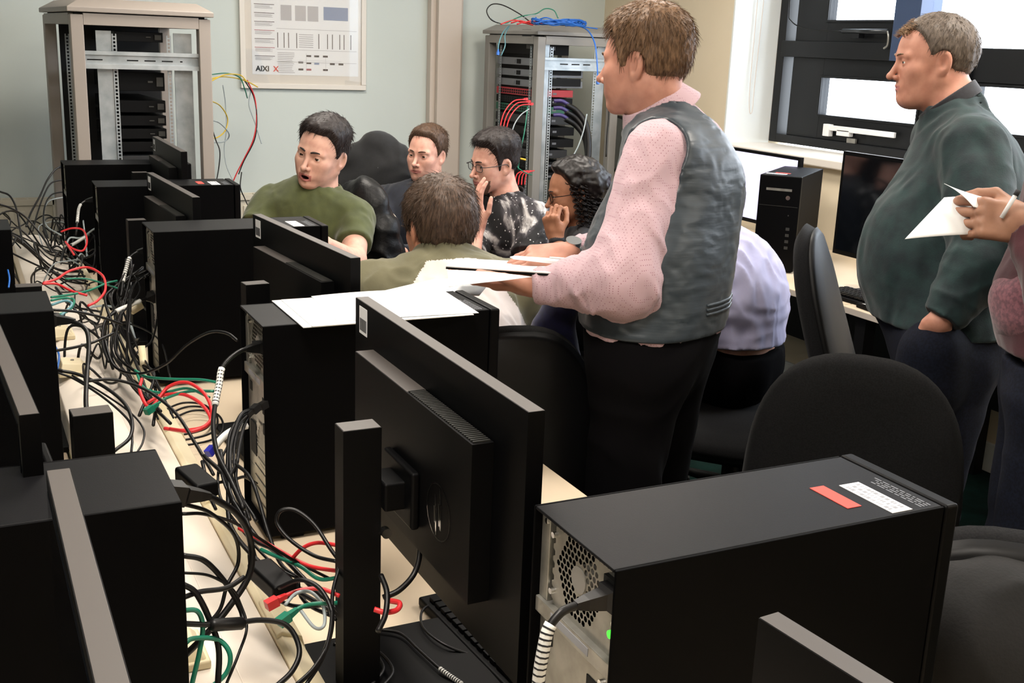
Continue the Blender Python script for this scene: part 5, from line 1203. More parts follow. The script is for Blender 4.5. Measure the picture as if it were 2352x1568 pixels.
# -- I: person at the right edge
cloth('sleeve_maroon','#4a1c26','#3d151e',.3,.7,ns=20); cloth('top_dustypink','#7d4f58','#5e3a44',.4,.6,ns=120,bs=200,bst=.6)
HI=Head((2.055,1.563,1.566),(-0.06,0.998,0))
hi_=fn_hand((1.793,1.447,1.316),(-0.841,0.531,0.099),(-0.341,-0.895,0.286),thumb_side=-1,curl=(.75,.8,.85,.9),curl2=(.8,.85,.9,.95),thumb=(.6,.1))
PI_=make_person('person','person at the right edge in a maroon top and jeans holding up white papers',HI,(2.058,1.566,1.462),(2.047,1.531,1.324),(1.985,1.455,0.963),(-0.687,0.726,0),'skin_h',
  {'L':((1.79,1.321,1.196),(1.797,1.444,1.313),hi_),'R':((2.222,1.642,1.137),(2.251,1.751,1.165),None)},
  dict(name='top',mat='sleeve_maroon',e=.010,amp=.008,sleeve=(.070,.066,.060,.042),len=1.93,h=.008,seed=81,hem=(1.96,1.492,1.048)[2],neck_tilt=.3),'jeans_navy',hw=.175,wd=(.15,.16),sq=.7,belly=((1.949,1.482,1.151),(.10,.12,.11)),detail_body=.010)
build_hair(HI,PI_['t'],'hair_greybrown',([-.12,-.05,-.015,.0,.03,.042,.075,.1],[-.09,-.06,-.01,.015,-.01,.03,.062,.07]),h=.005,n_str=300,back=.03)
c=np.array((1.931,1.467,1.146)); 
def scarf(p): return ell(p,c,(.115,.12,.105))+folds(p,.008,14,90)
mk_mesh('bag_front',[surfnet(scarf,c-.2,c+.2,.008)],['top_dustypink'],PI_['t'],PI_['t'].location)
sheet('paper',[(1.54,1.496,1.289),(1.8,1.515,1.285),(1.888,1.542,1.327),(1.705,1.57,1.351)],'paper','white sheet held out by the person at the right edge','paper',curl=.012,n=12)
sheet('paper',[(1.676,1.548,1.381),(1.706,1.499,1.343),(1.769,1.486,1.331),(1.743,1.529,1.353)],'paper','second white sheet curling up behind the held sheet','paper',curl=.010,n=12)
pn=empty('pen',(1.738,1.44,1.358),0,'clear ballpoint pen with a black cap held above the papers at the right edge','pen'); L0=np.array(pn.location)
MB().cyl(np.array((1.749,1.441,1.378))-L0,np.array((1.735,1.456,1.328))-L0,.0042,n=10).build('barrel','sticker_white',pn,smooth=True); MB().cyl(np.array((1.75,1.441,1.38))-L0,np.array((1.745,1.441,1.371))-L0,.0050,n=10).build('cap','ink',pn,smooth=True)

sheet('paper',[(0.872,2.427,1.037),(1.023,2.219,1.06),(1.104,2.321,1.072),(1.033,2.498,1.043)],'paper','white paper edge showing under the notepad beside the raglan shirt','paper',curl=.0)
stool('black padded stool under the man in glasses',(2.054,4.172,0.611)[0],(2.054,4.172,0.611)[1]); stool('black padded stool under the woman with curly hair',(2.155,3.659,0.608)[0],(2.155,3.659,0.608)[1])

# ---------- cables ----------
def cable(label,m,r,pts,plug=None,plug2=None,lab=None,name='cable',ferrite=None,n=7,group=None,bar=True,pm=None):
    P=[Vector(p) for p in pts]; S=spline(P,7)
    o=MB().tube(S,r,n).build(name,m,smooth=True); tag(o,label,'cable',group)
    pm=pm or 'cable_black'
    for kind,idx in ((plug,0),(plug2,-1)):
        if not kind: continue
        a=P[idx]; b=S[1] if idx==0 else S[-2]; d=(b-a).normalized()
        if kind=='c13': MB().tube([a-d*.022,a-d*.004,a,a+d*.018,a+d*.030],.01,4,rr=[.017,.017,.012,.0085,.005]).build('plug',pm,o)
        elif kind=='vga': MB().tube([a-d*.03,a-d*.008,a,a+d*.012],.012,4,rr=[.018,.018,.010,.005]).build('plug',pm,o)
        else: MB().tube([a-d*.018,a-d*.002,a,a+d*.012],.007,4,rr=[.0085,.0085,.0055,.004]).build('plug',m if kind=='rj' else pm,o)
    if lab:
        i0,i1=int(lab[0]*(len(S)-1)),int(lab[1]*(len(S)-1)); seg=S[i0:i1+1]
        l=MB().tube(seg,r*1.45,8).build('label_sleeve','cable_white',o,smooth=True); l['label']='white label sleeve'
        if bar:
            b=MB(); L=len(seg)
            for k in range(1,11):
                t=k/11*(L-1); i=int(t); f=t-i; c=seg[i]*(1-f)+seg[min(i+1,L-1)]*f; d=(seg[min(i+1,L-1)]-seg[i]); d=d.normalized() if d.length>0 else Vector((0,0,1)); b.cyl(c-d*.0009,c+d*.0009,r*1.5,n=8)
            b.build('barcode','ink',l)
    if ferrite is not None:
        i=int(ferrite*(len(S)-1)); a,b=S[i],S[min(i+1,len(S)-1)]; d=(b-a).normalized(); MB().tube([a-d*.022,a-d*.018,a+d*.018,a+d*.022],r*2.2,10,rr=[r*1.6,r*2.3,r*2.3,r*1.6]).build('ferrite_core','cable_black',o,smooth=True)
    return o
B='cable_black'
cable('thick black power lead curving out of the near left tower over the trunking',B,.0042,[(0.205,1.227,1.094),(0.232,1.234,1.084),(0.272,1.271,1.04),(0.292,1.292,0.991),(0.287,1.283,0.952),(0.257,1.266,0.921),(0.224,1.252,0.896),(0.202,1.256,0.874)],plug='c13')
cable('thin black lead dropping beside the thick power lead of the near left tower',B,.0025,[(0.199,1.217,1.087),(0.234,1.249,1.058),(0.27,1.285,1.008),(0.276,1.293,0.967),(0.257,1.273,0.947),(0.245,1.261,0.923),(0.225,1.254,0.907)])
cable('thin black lead just below, running flat from the near left tower to the desk',B,.0022,[(0.198,1.214,1.076),(0.229,1.25,1.056),(0.28,1.325,1.005),(0.326,1.379,0.951),(0.375,1.409,0.9),(0.427,1.396,0.866)])
cable('black video lead looping down the trunking below the near left tower top',B,.0034,[(0.196,1.212,1.026),(0.221,1.218,1.012),(0.247,1.228,0.973),(0.262,1.222,0.939),(0.262,1.206,0.924)])
cable('thin black lead crossing the trunking towards the ferrite core',B,.0018,[(0.194,1.207,1.007),(0.226,1.221,0.991),(0.252,1.225,0.968),(0.262,1.224,0.946),(0.265,1.205,0.924),(0.25,1.183,0.904),(0.231,1.163,0.881)])
cable('short black lead tucked behind the near left tower',B,.0032,[(0.191,1.191,0.984),(0.212,1.202,0.982),(0.243,1.208,0.978),(0.267,1.221,0.981)])
cable('black lead with a thick ferrite core lying on the cream trunking',B,.0034,[(0.185,1.175,0.961),(0.212,1.181,0.951),(0.243,1.187,0.942),(0.281,1.199,0.933),(0.311,1.193,0.922),(0.319,1.171,0.901),(0.305,1.151,0.887),(0.28,1.137,0.878)],ferrite=.27)
cable('black lead bowing steeply down at the foot of the trunking by the left tower',B,.0036,[(0.192,1.194,0.999),(0.206,1.195,0.985),(0.219,1.19,0.952),(0.226,1.177,0.919),(0.22,1.158,0.883)])
cable('green network lead hanging down beside the near left tower','cable_green',.0030,[(0.188,1.178,0.975),(0.204,1.18,0.97),(0.21,1.182,0.948),(0.204,1.176,0.919),(0.193,1.171,0.882)])
cable('green network lead arching over the cream socket box','cable_green',.0030,[(0.186,1.168,0.938),(0.198,1.174,0.94),(0.226,1.18,0.929),(0.237,1.17,0.914),(0.232,1.166,0.893),(0.211,1.161,0.88)])
# bundle to the right of the trunking
rg=random.Random(4)
BL=['first','second','third','fourth','fifth','sixth','seventh']
for i in range(7):
    j=lambda s:rg.uniform(-s,s)/1500
    base=[(0.336,1.702,0.967),(0.334,1.604,0.945),(0.344,1.521,0.914),(0.359,1.458,0.884),(0.388,1.393,0.868),(0.416,1.33,0.857)]
    pts=[(p[0]+j(28)+(i-3)*.006,p[1]+j(28),max(.748,p[2]-.01+j(20))) for p in base]
    o=cable('black lead in the loose bundle lying along the right side of the trunking',B,rg.choice([.0022,.003,.0036]),pts,group='bundle of black leads beside the trunking')
cable('black loop of cable standing up behind the foreground monitor stand',B,.0028,[(0.422,1.322,0.921),(0.414,1.353,0.933),(0.402,1.389,0.956),(0.383,1.414,0.97),(0.364,1.423,0.969),(0.358,1.421,0.953),(0.369,1.399,0.936),(0.395,1.37,0.92),(0.418,1.336,0.922)])
cable('red network lead running through the black bundle behind the foreground monitor','cable_red',.0029,[(0.324,1.508,0.914),(0.347,1.471,0.907),(0.369,1.435,0.9),(0.396,1.396,0.892),(0.422,1.34,0.905)])
cable('red network lead curving up under the black loop','cable_red',.0029,[(0.376,1.418,0.895),(0.39,1.406,0.916),(0.407,1.39,0.928),(0.43,1.356,0.934)])
cable('red network lead with its plug pointing at the trunking edge','cable_red',.0029,[(0.333,1.322,0.889),(0.351,1.326,0.893),(0.37,1.328,0.894),(0.391,1.318,0.895),(0.408,1.297,0.892)],plug='rj')
cable('green network lead with its plug just below the red plug','cable_green',.0029,[(0.338,1.284,0.885),(0.353,1.289,0.89),(0.372,1.292,0.89),(0.402,1.287,0.888)],plug='rj')
cable('pale grey flat lead looping around the red and green plugs','cable_grey',.0024,[(0.336,1.299,0.892),(0.355,1.314,0.898),(0.375,1.315,0.895),(0.385,1.294,0.883),(0.379,1.27,0.869),(0.365,1.266,0.871),(0.353,1.289,0.887)])
cable('green network lead half buried under the bundle near the red leads','cable_green',.0029,[(0.346,1.468,0.894),(0.363,1.436,0.893),(0.385,1.401,0.891),(0.403,1.367,0.884),(0.427,1.336,0.899)])
cable('big black arc of cable in front of the green plug',B,.0032,[(0.337,1.335,0.899),(0.361,1.316,0.915),(0.381,1.293,0.909),(0.387,1.261,0.888),(0.368,1.219,0.871),(0.34,1.184,0.863),(0.312,1.162,0.859)])
cable('black lead dropping from the monitor stand to the lower edge',B,.0026,[(0.417,1.324,0.921),(0.398,1.293,0.901),(0.379,1.24,0.882),(0.356,1.2,0.865),(0.324,1.166,0.853)])
for i,l in enumerate(['upper black adapter block lying against the trunking','lower black adapter block by the red plug']):
    p=Vector([(0.281,1.589,0.962),(0.341,1.387,0.886)][i]); t=empty('power_adapter',p,math.radians(100),l,'adapter'); MB().box(-.045,-.018,-.012,.045,.018,.012).build('body','black_plastic',t,bevel=.005)
    MB().tube([(.045,0,0),(.06,0,0)],.006,8,rr=[.007,.004]).build('strain_relief','black_plastic',t)
# behind the second and third right towers
cable('red network lead making the larger loop in front of the second right tower','cable_red',.0034,[(0.289,2.183,0.949),(0.279,2.138,0.937),(0.289,2.083,0.922),(0.324,2.098,0.953),(0.356,2.074,0.967),(0.379,2.025,0.956),(0.379,1.962,0.938),(0.359,1.933,0.925),(0.324,1.948,0.917),(0.296,1.973,0.916)])
cable('red network lead making the smaller inner loop behind the second right tower','cable_red',.0034,[(0.286,2.098,0.927),(0.312,2.099,0.938),(0.347,2.072,0.945),(0.368,2.015,0.943),(0.375,1.962,0.934),(0.367,1.941,0.925),(0.336,1.931,0.92),(0.303,1.959,0.919)])
cable('green network lead lying above the red loops','cable_green',.0028,[(0.284,2.233,0.953),(0.303,2.199,0.947),(0.346,2.156,0.951),(0.386,2.103,0.961),(0.41,2.058,0.966)])
cable('green network lead with plug crossing the red loops','cable_green',.0028,[(0.292,2.071,0.926),(0.317,2.084,0.936),(0.355,2.07,0.95),(0.396,2.029,0.959)],plug='rj')
cable('second green lead curling beneath the red loops','cable_green',.0028,[(0.285,2.209,0.951),(0.289,2.157,0.939),(0.315,2.11,0.94),(0.357,2.081,0.953),(0.384,2.01,0.954)])
cable('grey black lead arching high over the gap to the second right tower',B,.0028,[(0.243,2.357,0.988),(0.251,2.284,0.951),(0.288,2.208,0.953),(0.33,2.15,0.985),(0.366,2.111,1.031),(0.399,2.069,1.062),(0.422,2.025,1.07),(0.433,1.984,1.065)])
cable('black lead running from the trunking down to the second right tower',B,.003,[(0.179,2.065,0.99),(0.225,2.065,0.988),(0.271,2.027,0.977),(0.308,1.934,0.959),(0.322,1.816,0.937),(0.33,1.714,0.919)])
for i,(dy,l) in enumerate([(0,'upper black loop on the cream desk between the red loops and the monitor'),(22,'middle black loop on the cream desk between the red loops and the monitor'),(44,'lower black loop on the cream desk, next to the near end of the red loops')]):
    p=[(0.382,2.585,0.745),(0.441,2.634,0.745),(0.485,2.6,0.745),(0.486,2.514,0.745),(0.452,2.43,0.745),(0.382,2.409,0.745),(0.364,2.446,0.745)]
    cable(l,B,.0026,[(x+.003*i,y-.045*i,z+.004*i) for x,y,z in p])
# left tower two
cable('thick black power lead dropping from the second left tower',B,.0042,[(0.146,2.177,1.079),(0.168,2.166,1.078),(0.188,2.142,1.068),(0.19,2.111,1.046),(0.178,2.048,1.007),(0.167,1.974,0.974),(0.165,1.902,0.962),(0.156,1.858,0.952)],plug='c13')
cable('black video lead arcing over the trunking from the second left tower',B,.0032,[(0.131,2.116,1.001),(0.168,2.106,0.992),(0.207,2.059,0.978),(0.231,1.986,0.967),(0.234,1.913,0.958),(0.221,1.848,0.95),(0.192,1.814,0.942)],plug='usb')
cable('thin black lead along the trunking ending at the near left tower top',B,.0022,[(0.131,2.115,0.998),(0.163,2.095,0.985),(0.203,2.024,0.967),(0.23,1.925,0.954),(0.226,1.856,0.947),(0.218,1.811,0.938)])
cable('thinnest black lead looping furthest right on the trunking',B,.0018,[(0.157,2.1,0.993),(0.205,2.046,0.968),(0.237,1.947,0.96),(0.248,1.881,0.951),(0.24,1.836,0.944),(0.226,1.807,0.937)])
cable('black lead running straight from the second left tower across the trunking',B,.0028,[(0.133,2.146,1.029),(0.168,2.153,1.031),(0.204,2.17,1.034),(0.244,2.209,1.038)])
cable('upper black lead out of the second left tower towards the tangle',B,.0028,[(0.138,2.208,1.092),(0.178,2.232,1.081),(0.228,2.269,1.058),(0.273,2.308,1.03)])
cable('pale blue lead behind the second left tower','cable_blue',.002,[(0.134,2.16,1.038),(0.14,2.141,1.022),(0.134,2.115,1.005),(0.126,2.105,0.996)])
cable('grey green lead curling on the trunking beside the second left tower','cable_teal',.0026,[(0.139,2.233,1.096),(0.169,2.307,1.086),(0.18,2.299,1.079),(0.155,2.241,1.072)])
# leads of the second right tower
cable('black power lead with a striped white label on the tower with papers',B,.0040,[(0.442,1.879,1.077),(0.408,1.851,1.082),(0.372,1.819,1.068),(0.359,1.794,1.042),(0.347,1.77,1.017),(0.336,1.733,0.993),(0.331,1.682,0.967),(0.335,1.605,0.948),(0.341,1.549,0.924)],plug='c13',lab=(.27,.50))
cable('white video lead with a blue end at the tower with papers','cable_white',.0062,[(0.399,1.777,0.973),(0.377,1.765,0.973),(0.354,1.741,0.972),(0.335,1.725,0.962)],plug2='usb',pm='cable_navy')
for i in range(5):
    dx=(i-2)*.006
    p=[(0.416,1.787,0.997),(0.39,1.766,0.999),(0.371,1.736,0.984),(0.353,1.692,0.961),(0.343,1.631,0.933),(0.345,1.553,0.907)]
    cable('black lead leaving the middle of the back of the tower with papers',B,[.0022,.003,.0034,.0026,.003][i],[(x+dx*rg.uniform(.4,1.6),y+dx,z-abs(i-2)*.006*(k>0)) for k,(x,y,z) in enumerate(p)],group='black leads behind the tower with papers',plug='usb' if i in(0,3) else None)
cable('black lead with small yellow tip low behind the tower with papers',B,.0026,[(0.4,1.718,0.892),(0.374,1.692,0.917),(0.346,1.662,0.925),(0.324,1.651,0.929),(0.306,1.624,0.924),(0.309,1.595,0.91)])
# third right tower and the far tangle
cable('black power lead with striped white label hanging off the third right tower',B,.0036,[(0.427,3.001,1.052),(0.403,2.989,1.051),(0.378,2.964,1.041),(0.367,2.951,1.018),(0.355,2.927,0.993),(0.341,2.878,0.961)],plug='c13',lab=(.42,.85))
cable('white collared lead plugged low into the third right tower',B,.0040,[(0.412,2.907,0.945),(0.382,2.876,0.945),(0.349,2.845,0.941),(0.317,2.824,0.933),(0.29,2.797,0.915),(0.276,2.725,0.882),(0.277,2.627,0.865)],plug='vga',lab=(.16,.48),bar=False)
cable('white collared lead plugged into the fourth right tower',B,.0036,[(0.373,3.898,0.946),(0.349,3.863,0.941),(0.318,3.829,0.931),(0.289,3.795,0.924),(0.267,3.706,0.899)],lab=(.15,.6),bar=False)
cable('black power lead with white striped label on the fourth right tower',B,.0034,[(0.401,3.974,1.053),(0.372,3.964,1.049),(0.351,3.936,1.035),(0.341,3.908,1.003),(0.325,3.811,0.962)],plug='c13',lab=(.45,.85))
cable('upper black lead arching from the far tower at the rack',B,.0036,[(0.381,4.744,1.082),(0.343,4.714,1.072),(0.304,4.653,1.035),(0.269,4.542,0.992),(0.226,4.434,0.943),(0.203,4.321,0.914)],plug='c13')
cable('second black lead arching from the far tower at the rack',B,.003,[(0.376,4.731,1.029),(0.322,4.687,1.022),(0.284,4.59,0.985),(0.246,4.422,0.937),(0.22,4.253,0.908)])
cable('third black lead arching from the far tower at the rack',B,.003,[(0.371,4.697,0.986),(0.318,4.631,0.985),(0.284,4.525,0.961),(0.263,4.351,0.923),(0.263,4.17,0.897)])
cable('grey lead hanging from the far tower at the rack','cable_grey',.0026,[(0.369,4.692,0.966),(0.304,4.631,0.959),(0.276,4.52,0.929),(0.27,4.288,0.917),(0.301,4.099,0.915)])
cable('red network lead making a wide loop over the far trunking','cable_red',.0032,[(0.164,2.865,1.008),(0.197,2.906,1.008),(0.235,3.002,1.007),(0.281,3.037,1.007),(0.309,2.963,0.999),(0.302,2.847,0.987),(0.273,2.745,0.984),(0.247,2.7,0.983)])
cable('red network lead in a tight curl beside the fourth right tower','cable_red',.003,[(0.274,3.729,0.988),(0.306,3.717,1),(0.336,3.7,0.996),(0.335,3.581,0.983),(0.312,3.474,0.972),(0.283,3.49,0.978),(0.276,3.609,0.977),(0.279,3.377,0.979)])
cable('red network lead lying straight across the trunking','cable_red',.003,[(0.159,2.812,1.017),(0.191,2.829,1.011),(0.22,2.788,1.001),(0.252,2.77,0.992)])
cable('green network lead fanning over the far trunking','cable_green',.0028,[(0.165,2.637,1.022),(0.201,2.729,1.004),(0.257,2.814,0.993),(0.312,2.901,0.991),(0.341,2.943,0.987)])
cable('green network lead curling beside the third left tower','cable_green',.0028,[(0.161,2.582,1.027),(0.197,2.675,1.01),(0.214,2.665,1.005),(0.195,2.56,1.008),(0.17,2.515,1.01)])
cable('light green lead across the middle of the far trunking','cable_green',.0024,[(0.22,2.949,0.998),(0.273,2.978,0.989),(0.312,2.955,0.978),(0.335,2.886,0.98)])
cable('blue lead at the foot of the third left tower','cable_blue',.0022,[(0.084,2.791,1.017),(0.089,2.849,1.026),(0.089,2.91,1.035)])
TL=[('black','cable_black'),('black','cable_black'),('black','cable_black'),('black','cable_black'),('grey','cable_grey'),('black','cable_black'),('black','cable_black')]
for i in range(34):
    k=TL[i%7]; c0=rg.uniform(0,1)
    u=lambda t:(.30+.06*math.sin(t)); y0=2.45+2.0*c0; x0=.355+rg.uniform(-.12,.045); pts=[]
    a=rg.uniform(0,6.28); R_=rg.uniform(.03,.09); n_=rg.randint(5,8); zz=.80
    for q in range(n_):
        t=q/(n_-1); pts.append((x0+math.cos(a+t*4)*R_*.9+rg.uniform(-.01,.01),y0+math.sin(a+t*4)*R_*2+t*.25,zz+rg.uniform(-.012,.05)+math.sin(t*PI)*rg.uniform(0,.10)))
    cable({'black':'black lead in the far cable tangle between the two tower rows','grey':'grey lead in the far cable tangle between the two tower rows','dark green':'dark green lead in the far cable tangle between the two tower rows'}[k[0]],k[1],rg.choice([.0022,.0028,.0034]),pts,group=k[0]+' leads in the far tangle')
for i in range(9):
    y0=3.6+rg.uniform(0,1.0); pts=[(.02+rg.uniform(-.1,.15),y0,.80),(.05+rg.uniform(-.06,.12),y0+.05,.88+rg.uniform(0,.08)),(.15+rg.uniform(-.05,.05),y0+.1,.90+rg.uniform(0,.05)),(.26,y0+rg.uniform(-.1,.2),.83),(.36,y0+rg.uniform(-.1,.2),.79)]
    cable('black lead humped over the trunking at the far left corner',B,rg.choice([.0024,.0032]),pts,group='black leads at the far left')
for i,(u_,l) in enumerate([(0,'upper'),(1,'lower')]):
    pts=[[(0.116,3.953,1.088),(0.143,3.936,1.076),(0.157,3.862,1.044),(0.159,3.79,0.999),(0.159,3.664,0.966)],[(0.103,3.614,1.094),(0.133,3.652,1.077),(0.175,3.679,1.043),(0.212,3.646,0.993),(0.23,3.512,0.963)]][i]
    cable(l+' black lead entering the picture from the left edge',B,.0032,pts)
# monitor and tower leads in the foreground
cable('black video lead hanging from the back of the foreground monitor',B,.0040,[(0.503,1.307,1.006),(0.512,1.295,0.981),(0.512,1.274,0.952),(0.5,1.261,0.925),(0.474,1.247,0.912),(0.451,1.246,0.906)])
cable('second black lead passing behind the foreground monitor stand',B,.0038,[(0.447,1.245,0.939),(0.446,1.219,0.927),(0.436,1.196,0.91),(0.42,1.178,0.899)])
cable('red network lead peeping out behind the monitor stand','cable_red',.0036,[(0.43,1.221,0.906),(0.442,1.214,0.903),(0.459,1.217,0.901),(0.466,1.226,0.905),(0.456,1.242,0.903)])
cable('thin black keyboard lead on the desk under the foreground monitor',B,.0020,[(0.673,1.478,0.735),(0.637,1.496,0.737),(0.597,1.468,0.748),(0.576,1.414,0.75),(0.586,1.355,0.75),(0.622,1.326,0.74),(0.657,1.311,0.735)])
cable('thin grey black lead with a white label at its near end',B,.0024,[(0.511,1.434,0.75),(0.538,1.409,0.75),(0.546,1.358,0.75),(0.555,1.297,0.75),(0.571,1.257,0.745)],lab=(.76,1.0))
cable('thin black mouse lead curving to the lower monitor edge',B,.0020,[(0.662,1.339,0.735),(0.641,1.307,0.735),(0.612,1.273,0.74),(0.577,1.24,0.74)])
for i in range(3): 
    p=[(0.439,1.425,0.745),(0.461,1.421,0.748),(0.475,1.385,0.748),(0.473,1.341,0.748),(0.443,1.308,0.748)]; cable('black lead coiled at the foot of the foreground monitor stand',B,.0024,[(x+i*.008,y-i*.016,z+i*.003) for x,y,z in p],group='black leads coiled at the monitor stand')
cable('black power lead with a striped white label plugged into the large foreground tower',B,.0044,[(.522,.829,1.094),(.500,.828,1.094),(.483,.828,1.092),(0.473,0.826,1.089),(0.461,0.823,1.078),(0.455,0.82,1.058),(0.452,0.82,1.034),(0.452,0.822,1)],plug='c13',lab=(.55,.93))
# wall leads beside the taupe rack
Y='cable_yellow'
cable('yellow leads end draped over the wall hook beside the taupe rack',Y,.003,[(1.109,5.57,1.393),(1.203,5.7,1.402),(1.315,5.871,1.389),(1.376,5.893,1.372),(1.43,5.916,1.346)])
cable('second yellow lead under the first beside the taupe rack',Y,.003,[(1.108,5.566,1.377),(1.213,5.697,1.411),(1.327,5.87,1.407),(1.359,5.869,1.38)])
cable('yellow lead hanging in a round loop against the wall',Y,.0032,[(1.115,5.596,1.294),(1.203,5.773,1.259),(1.254,5.844,1.195),(1.241,5.833,1.134),(1.181,5.739,1.105),(1.097,5.552,1.115)])
cable('pale lead hanging in a loop below the yellow loop','cable_grey',.003,[(1.108,5.573,1.203),(1.196,5.751,1.173),(1.255,5.82,1.114),(1.23,5.821,1.076),(1.099,5.546,1.097)])
cable('dark green lead bunched over the wall hook','cable_green',.003,[(1.111,5.576,1.413),(1.245,5.798,1.416),(1.326,5.867,1.394),(1.357,5.892,1.335),(1.377,5.926,1.289)])
cable('pale grey lead hanging longest under the poster corner','cable_grey',.0032,[(1.359,5.964,1.386),(1.408,5.984,1.342),(1.394,5.965,1.254),(1.414,5.93,1.167),(1.43,5.899,1.091),(1.437,5.886,1.059)])
cable('dark lead hanging under the poster corner',B,.003,[(1.368,5.958,1.383),(1.418,5.966,1.299),(1.426,5.93,1.19),(1.406,5.907,1.079),(1.346,5.904,0.967),(1.316,5.899,0.9)])
cable('pinkish red lead hanging in a long curve down the wall','cable_red',.0034,[(1.384,5.949,1.379),(1.424,5.96,1.288),(1.423,5.928,1.179),(1.4,5.91,1.079),(1.354,5.907,0.989),(1.311,5.905,0.911),(1.289,5.903,0.866)])
cable('thin grey lead hanging straight down the wall','cable_grey',.0026,[(1.247,5.895,1.354),(1.262,5.916,1.256),(1.255,5.881,1.126),(1.238,5.864,1.039),(1.241,5.837,0.953),(1.265,5.803,0.879)])
cable('thin black lead hanging along the taupe rack side',B,.003,[(1.111,5.569,1.197),(1.139,5.587,1.108),(1.153,5.562,1.047),(1.135,5.541,0.944),(1.099,5.478,0.869)])
cable('black lead reaching down to the cream radiator',B,.003,[(1.331,5.895,0.912),(1.319,5.879,0.835),(1.346,5.905,0.773),(1.368,5.875,0.708)])
# on and in the grey rack
for i in range(9):
    a=i*.7; z=1.725+.004*(i%4); c=np.array((2.861,5.422,1.705)); pts=[(c[0]+math.cos(a+t)*(.12+.02*(i%3))+.03,c[1]-.05+math.sin(a+t)*(.05+.01*(i%2)),z+.012*math.sin(3*t+i)) for t in np.linspace(0,4.6,9)]
    cable('blue network lead coiled on top of the grey rack','cable_blue',.0036,pts,group='blue coils on the grey rack')
cable('blue network lead hanging over the right of the grey rack top','cable_blue',.0036,[(2.921,5.4,1.729),(2.926,5.219,1.712),(2.89,5.055,1.686),(2.861,4.937,1.628),(2.853,4.893,1.546),(2.849,4.868,1.453)],plug2='rj')
cable('thin blue lead lying along the front of the rack top','cable_blue',.003,[(2.798,5.462,1.733),(2.851,5.317,1.722),(2.9,5.173,1.711),(2.957,5.084,1.701)])
cable('black lead rising in the tallest loop over the rack top',B,.0032,[(2.767,5.477,1.732),(2.719,5.513,1.77),(2.65,5.558,1.807),(2.599,5.584,1.809),(2.571,5.588,1.775),(2.588,5.566,1.731),(2.632,5.539,1.711)])
cable('dark green lead arching on the rack top right part','cable_green',.003,[(2.652,5.529,1.712),(2.728,5.503,1.752),(2.801,5.471,1.769),(2.848,5.456,1.797),(2.889,5.433,1.79),(2.906,5.413,1.751)])
cable('grey lead curled on the left of the rack top','cable_grey',.003,[(2.589,5.568,1.738),(2.632,5.539,1.711),(2.694,5.51,1.72),(2.769,5.484,1.758),(2.821,5.459,1.763)])
for i in range(4): cable('red lead in the knot on the rack top','cable_red',.0036,[(2.631,5.538,1.709),(2.695,5.514,1.733),(2.735,5.49,1.722),(2.786,5.462,1.711)] if i==0 else [(x+.02*i,y-.03*i,z+.006*(i%2)) for x,y,z in [(2.652,5.529,1.712),(2.694,5.511,1.724),(2.745,5.483,1.713)]],group='red leads on the rack top')
cable('teal lead with a blue plug hanging over the left rack corner','cable_teal',.0032,[(2.623,5.424,1.7),(2.513,5.26,1.664),(2.473,5.218,1.61),(2.466,5.21,1.572)],plug2='usb',pm='cable_blue')
cable('grey teal lead hanging beside the teal one','cable_teal',.0028,[(2.627,5.422,1.7),(2.513,5.234,1.653),(2.5,5.202,1.601),(2.478,5.198,1.552)])
for i,(u,w_) in enumerate([(0,0),(7,1),(16,2)]):
    p=[(2.575,5.112,1.346),(2.508,5.097,1.337),(2.456,5.085,1.289),(2.432,5.079,1.225),(2.422,5.062,1.152)]; cable(['leftmost','middle','rightmost'][i]+' red patch lead hanging from the red panel in the grey rack','cable_red',.0032,[(x+.016*i,y,z-.012*i) for x,y,z in p],plug='rj')
cable('pale teal lead curving down across the switches of the grey rack','cable_grey',.0030,[(2.573,5.054,1.302),(2.522,5.047,1.27),(2.484,5.039,1.218),(2.471,5.027,1.155),(2.496,5.002,1.072)])
cable('dark green lead falling down the front of the grey rack','cable_green',.0028,[(2.568,5.06,1.312),(2.535,5.019,1.198),(2.507,5.002,1.093),(2.491,4.986,1.01)])
cable('green lead bending towards the rack post near the curly hair','cable_green',.0028,[(2.476,5.008,1.061),(2.487,4.979,1.021),(2.524,4.954,0.996),(2.542,4.931,0.99)])
for i in range(4): cable('red patch lead behind the head of the man in glasses','cable_red',.003,[(x+.018*i,y,z) for x,y,z in [(2.529,4.988,1.005),(2.494,4.981,0.997),(2.479,4.982,0.978),(2.471,4.974,0.936)]],group='red leads low in the grey rack')
o=cable('yellow cable tag hanging at the lower switches of the grey rack',Y,.005,[(2.484,4.995,1.069),(2.501,4.986,1.065),(2.525,4.972,1.06)],plug='rj')
for i,l in enumerate(['top','second','third']):
    z=-.035*i; cable(l+' purple black cable bundle seen through the side of the grey rack','cable_purple',.010,[(x,y,zz+z) for x,y,zz in [(2.716,5.064,1.342),(2.751,5.047,1.343),(2.789,5.046,1.326)]])
    cable(l+' thick black sleeve continuing the purple bundle in the grey rack','cable_black',.016,[(x,y,zz+z) for x,y,zz in [(2.779,5.051,1.326),(2.835,5.036,1.293),(2.87,5.001,1.233),(2.876,4.97,1.138),(2.863,4.945,1.031)]])
cable('white lead slanting up through the side of the grey rack','cable_grey',.0032,[(2.829,4.922,1.288),(2.807,4.909,1.208),(2.778,4.902,1.134),(2.746,4.901,1.076)])
cable('black lead hanging down the wall behind the chin of the man in the waistcoat',B,.004,[(3.269,5.454,1.331),(3.261,5.431,1.237),(3.245,5.411,1.144),(3.231,5.384,1.027)])
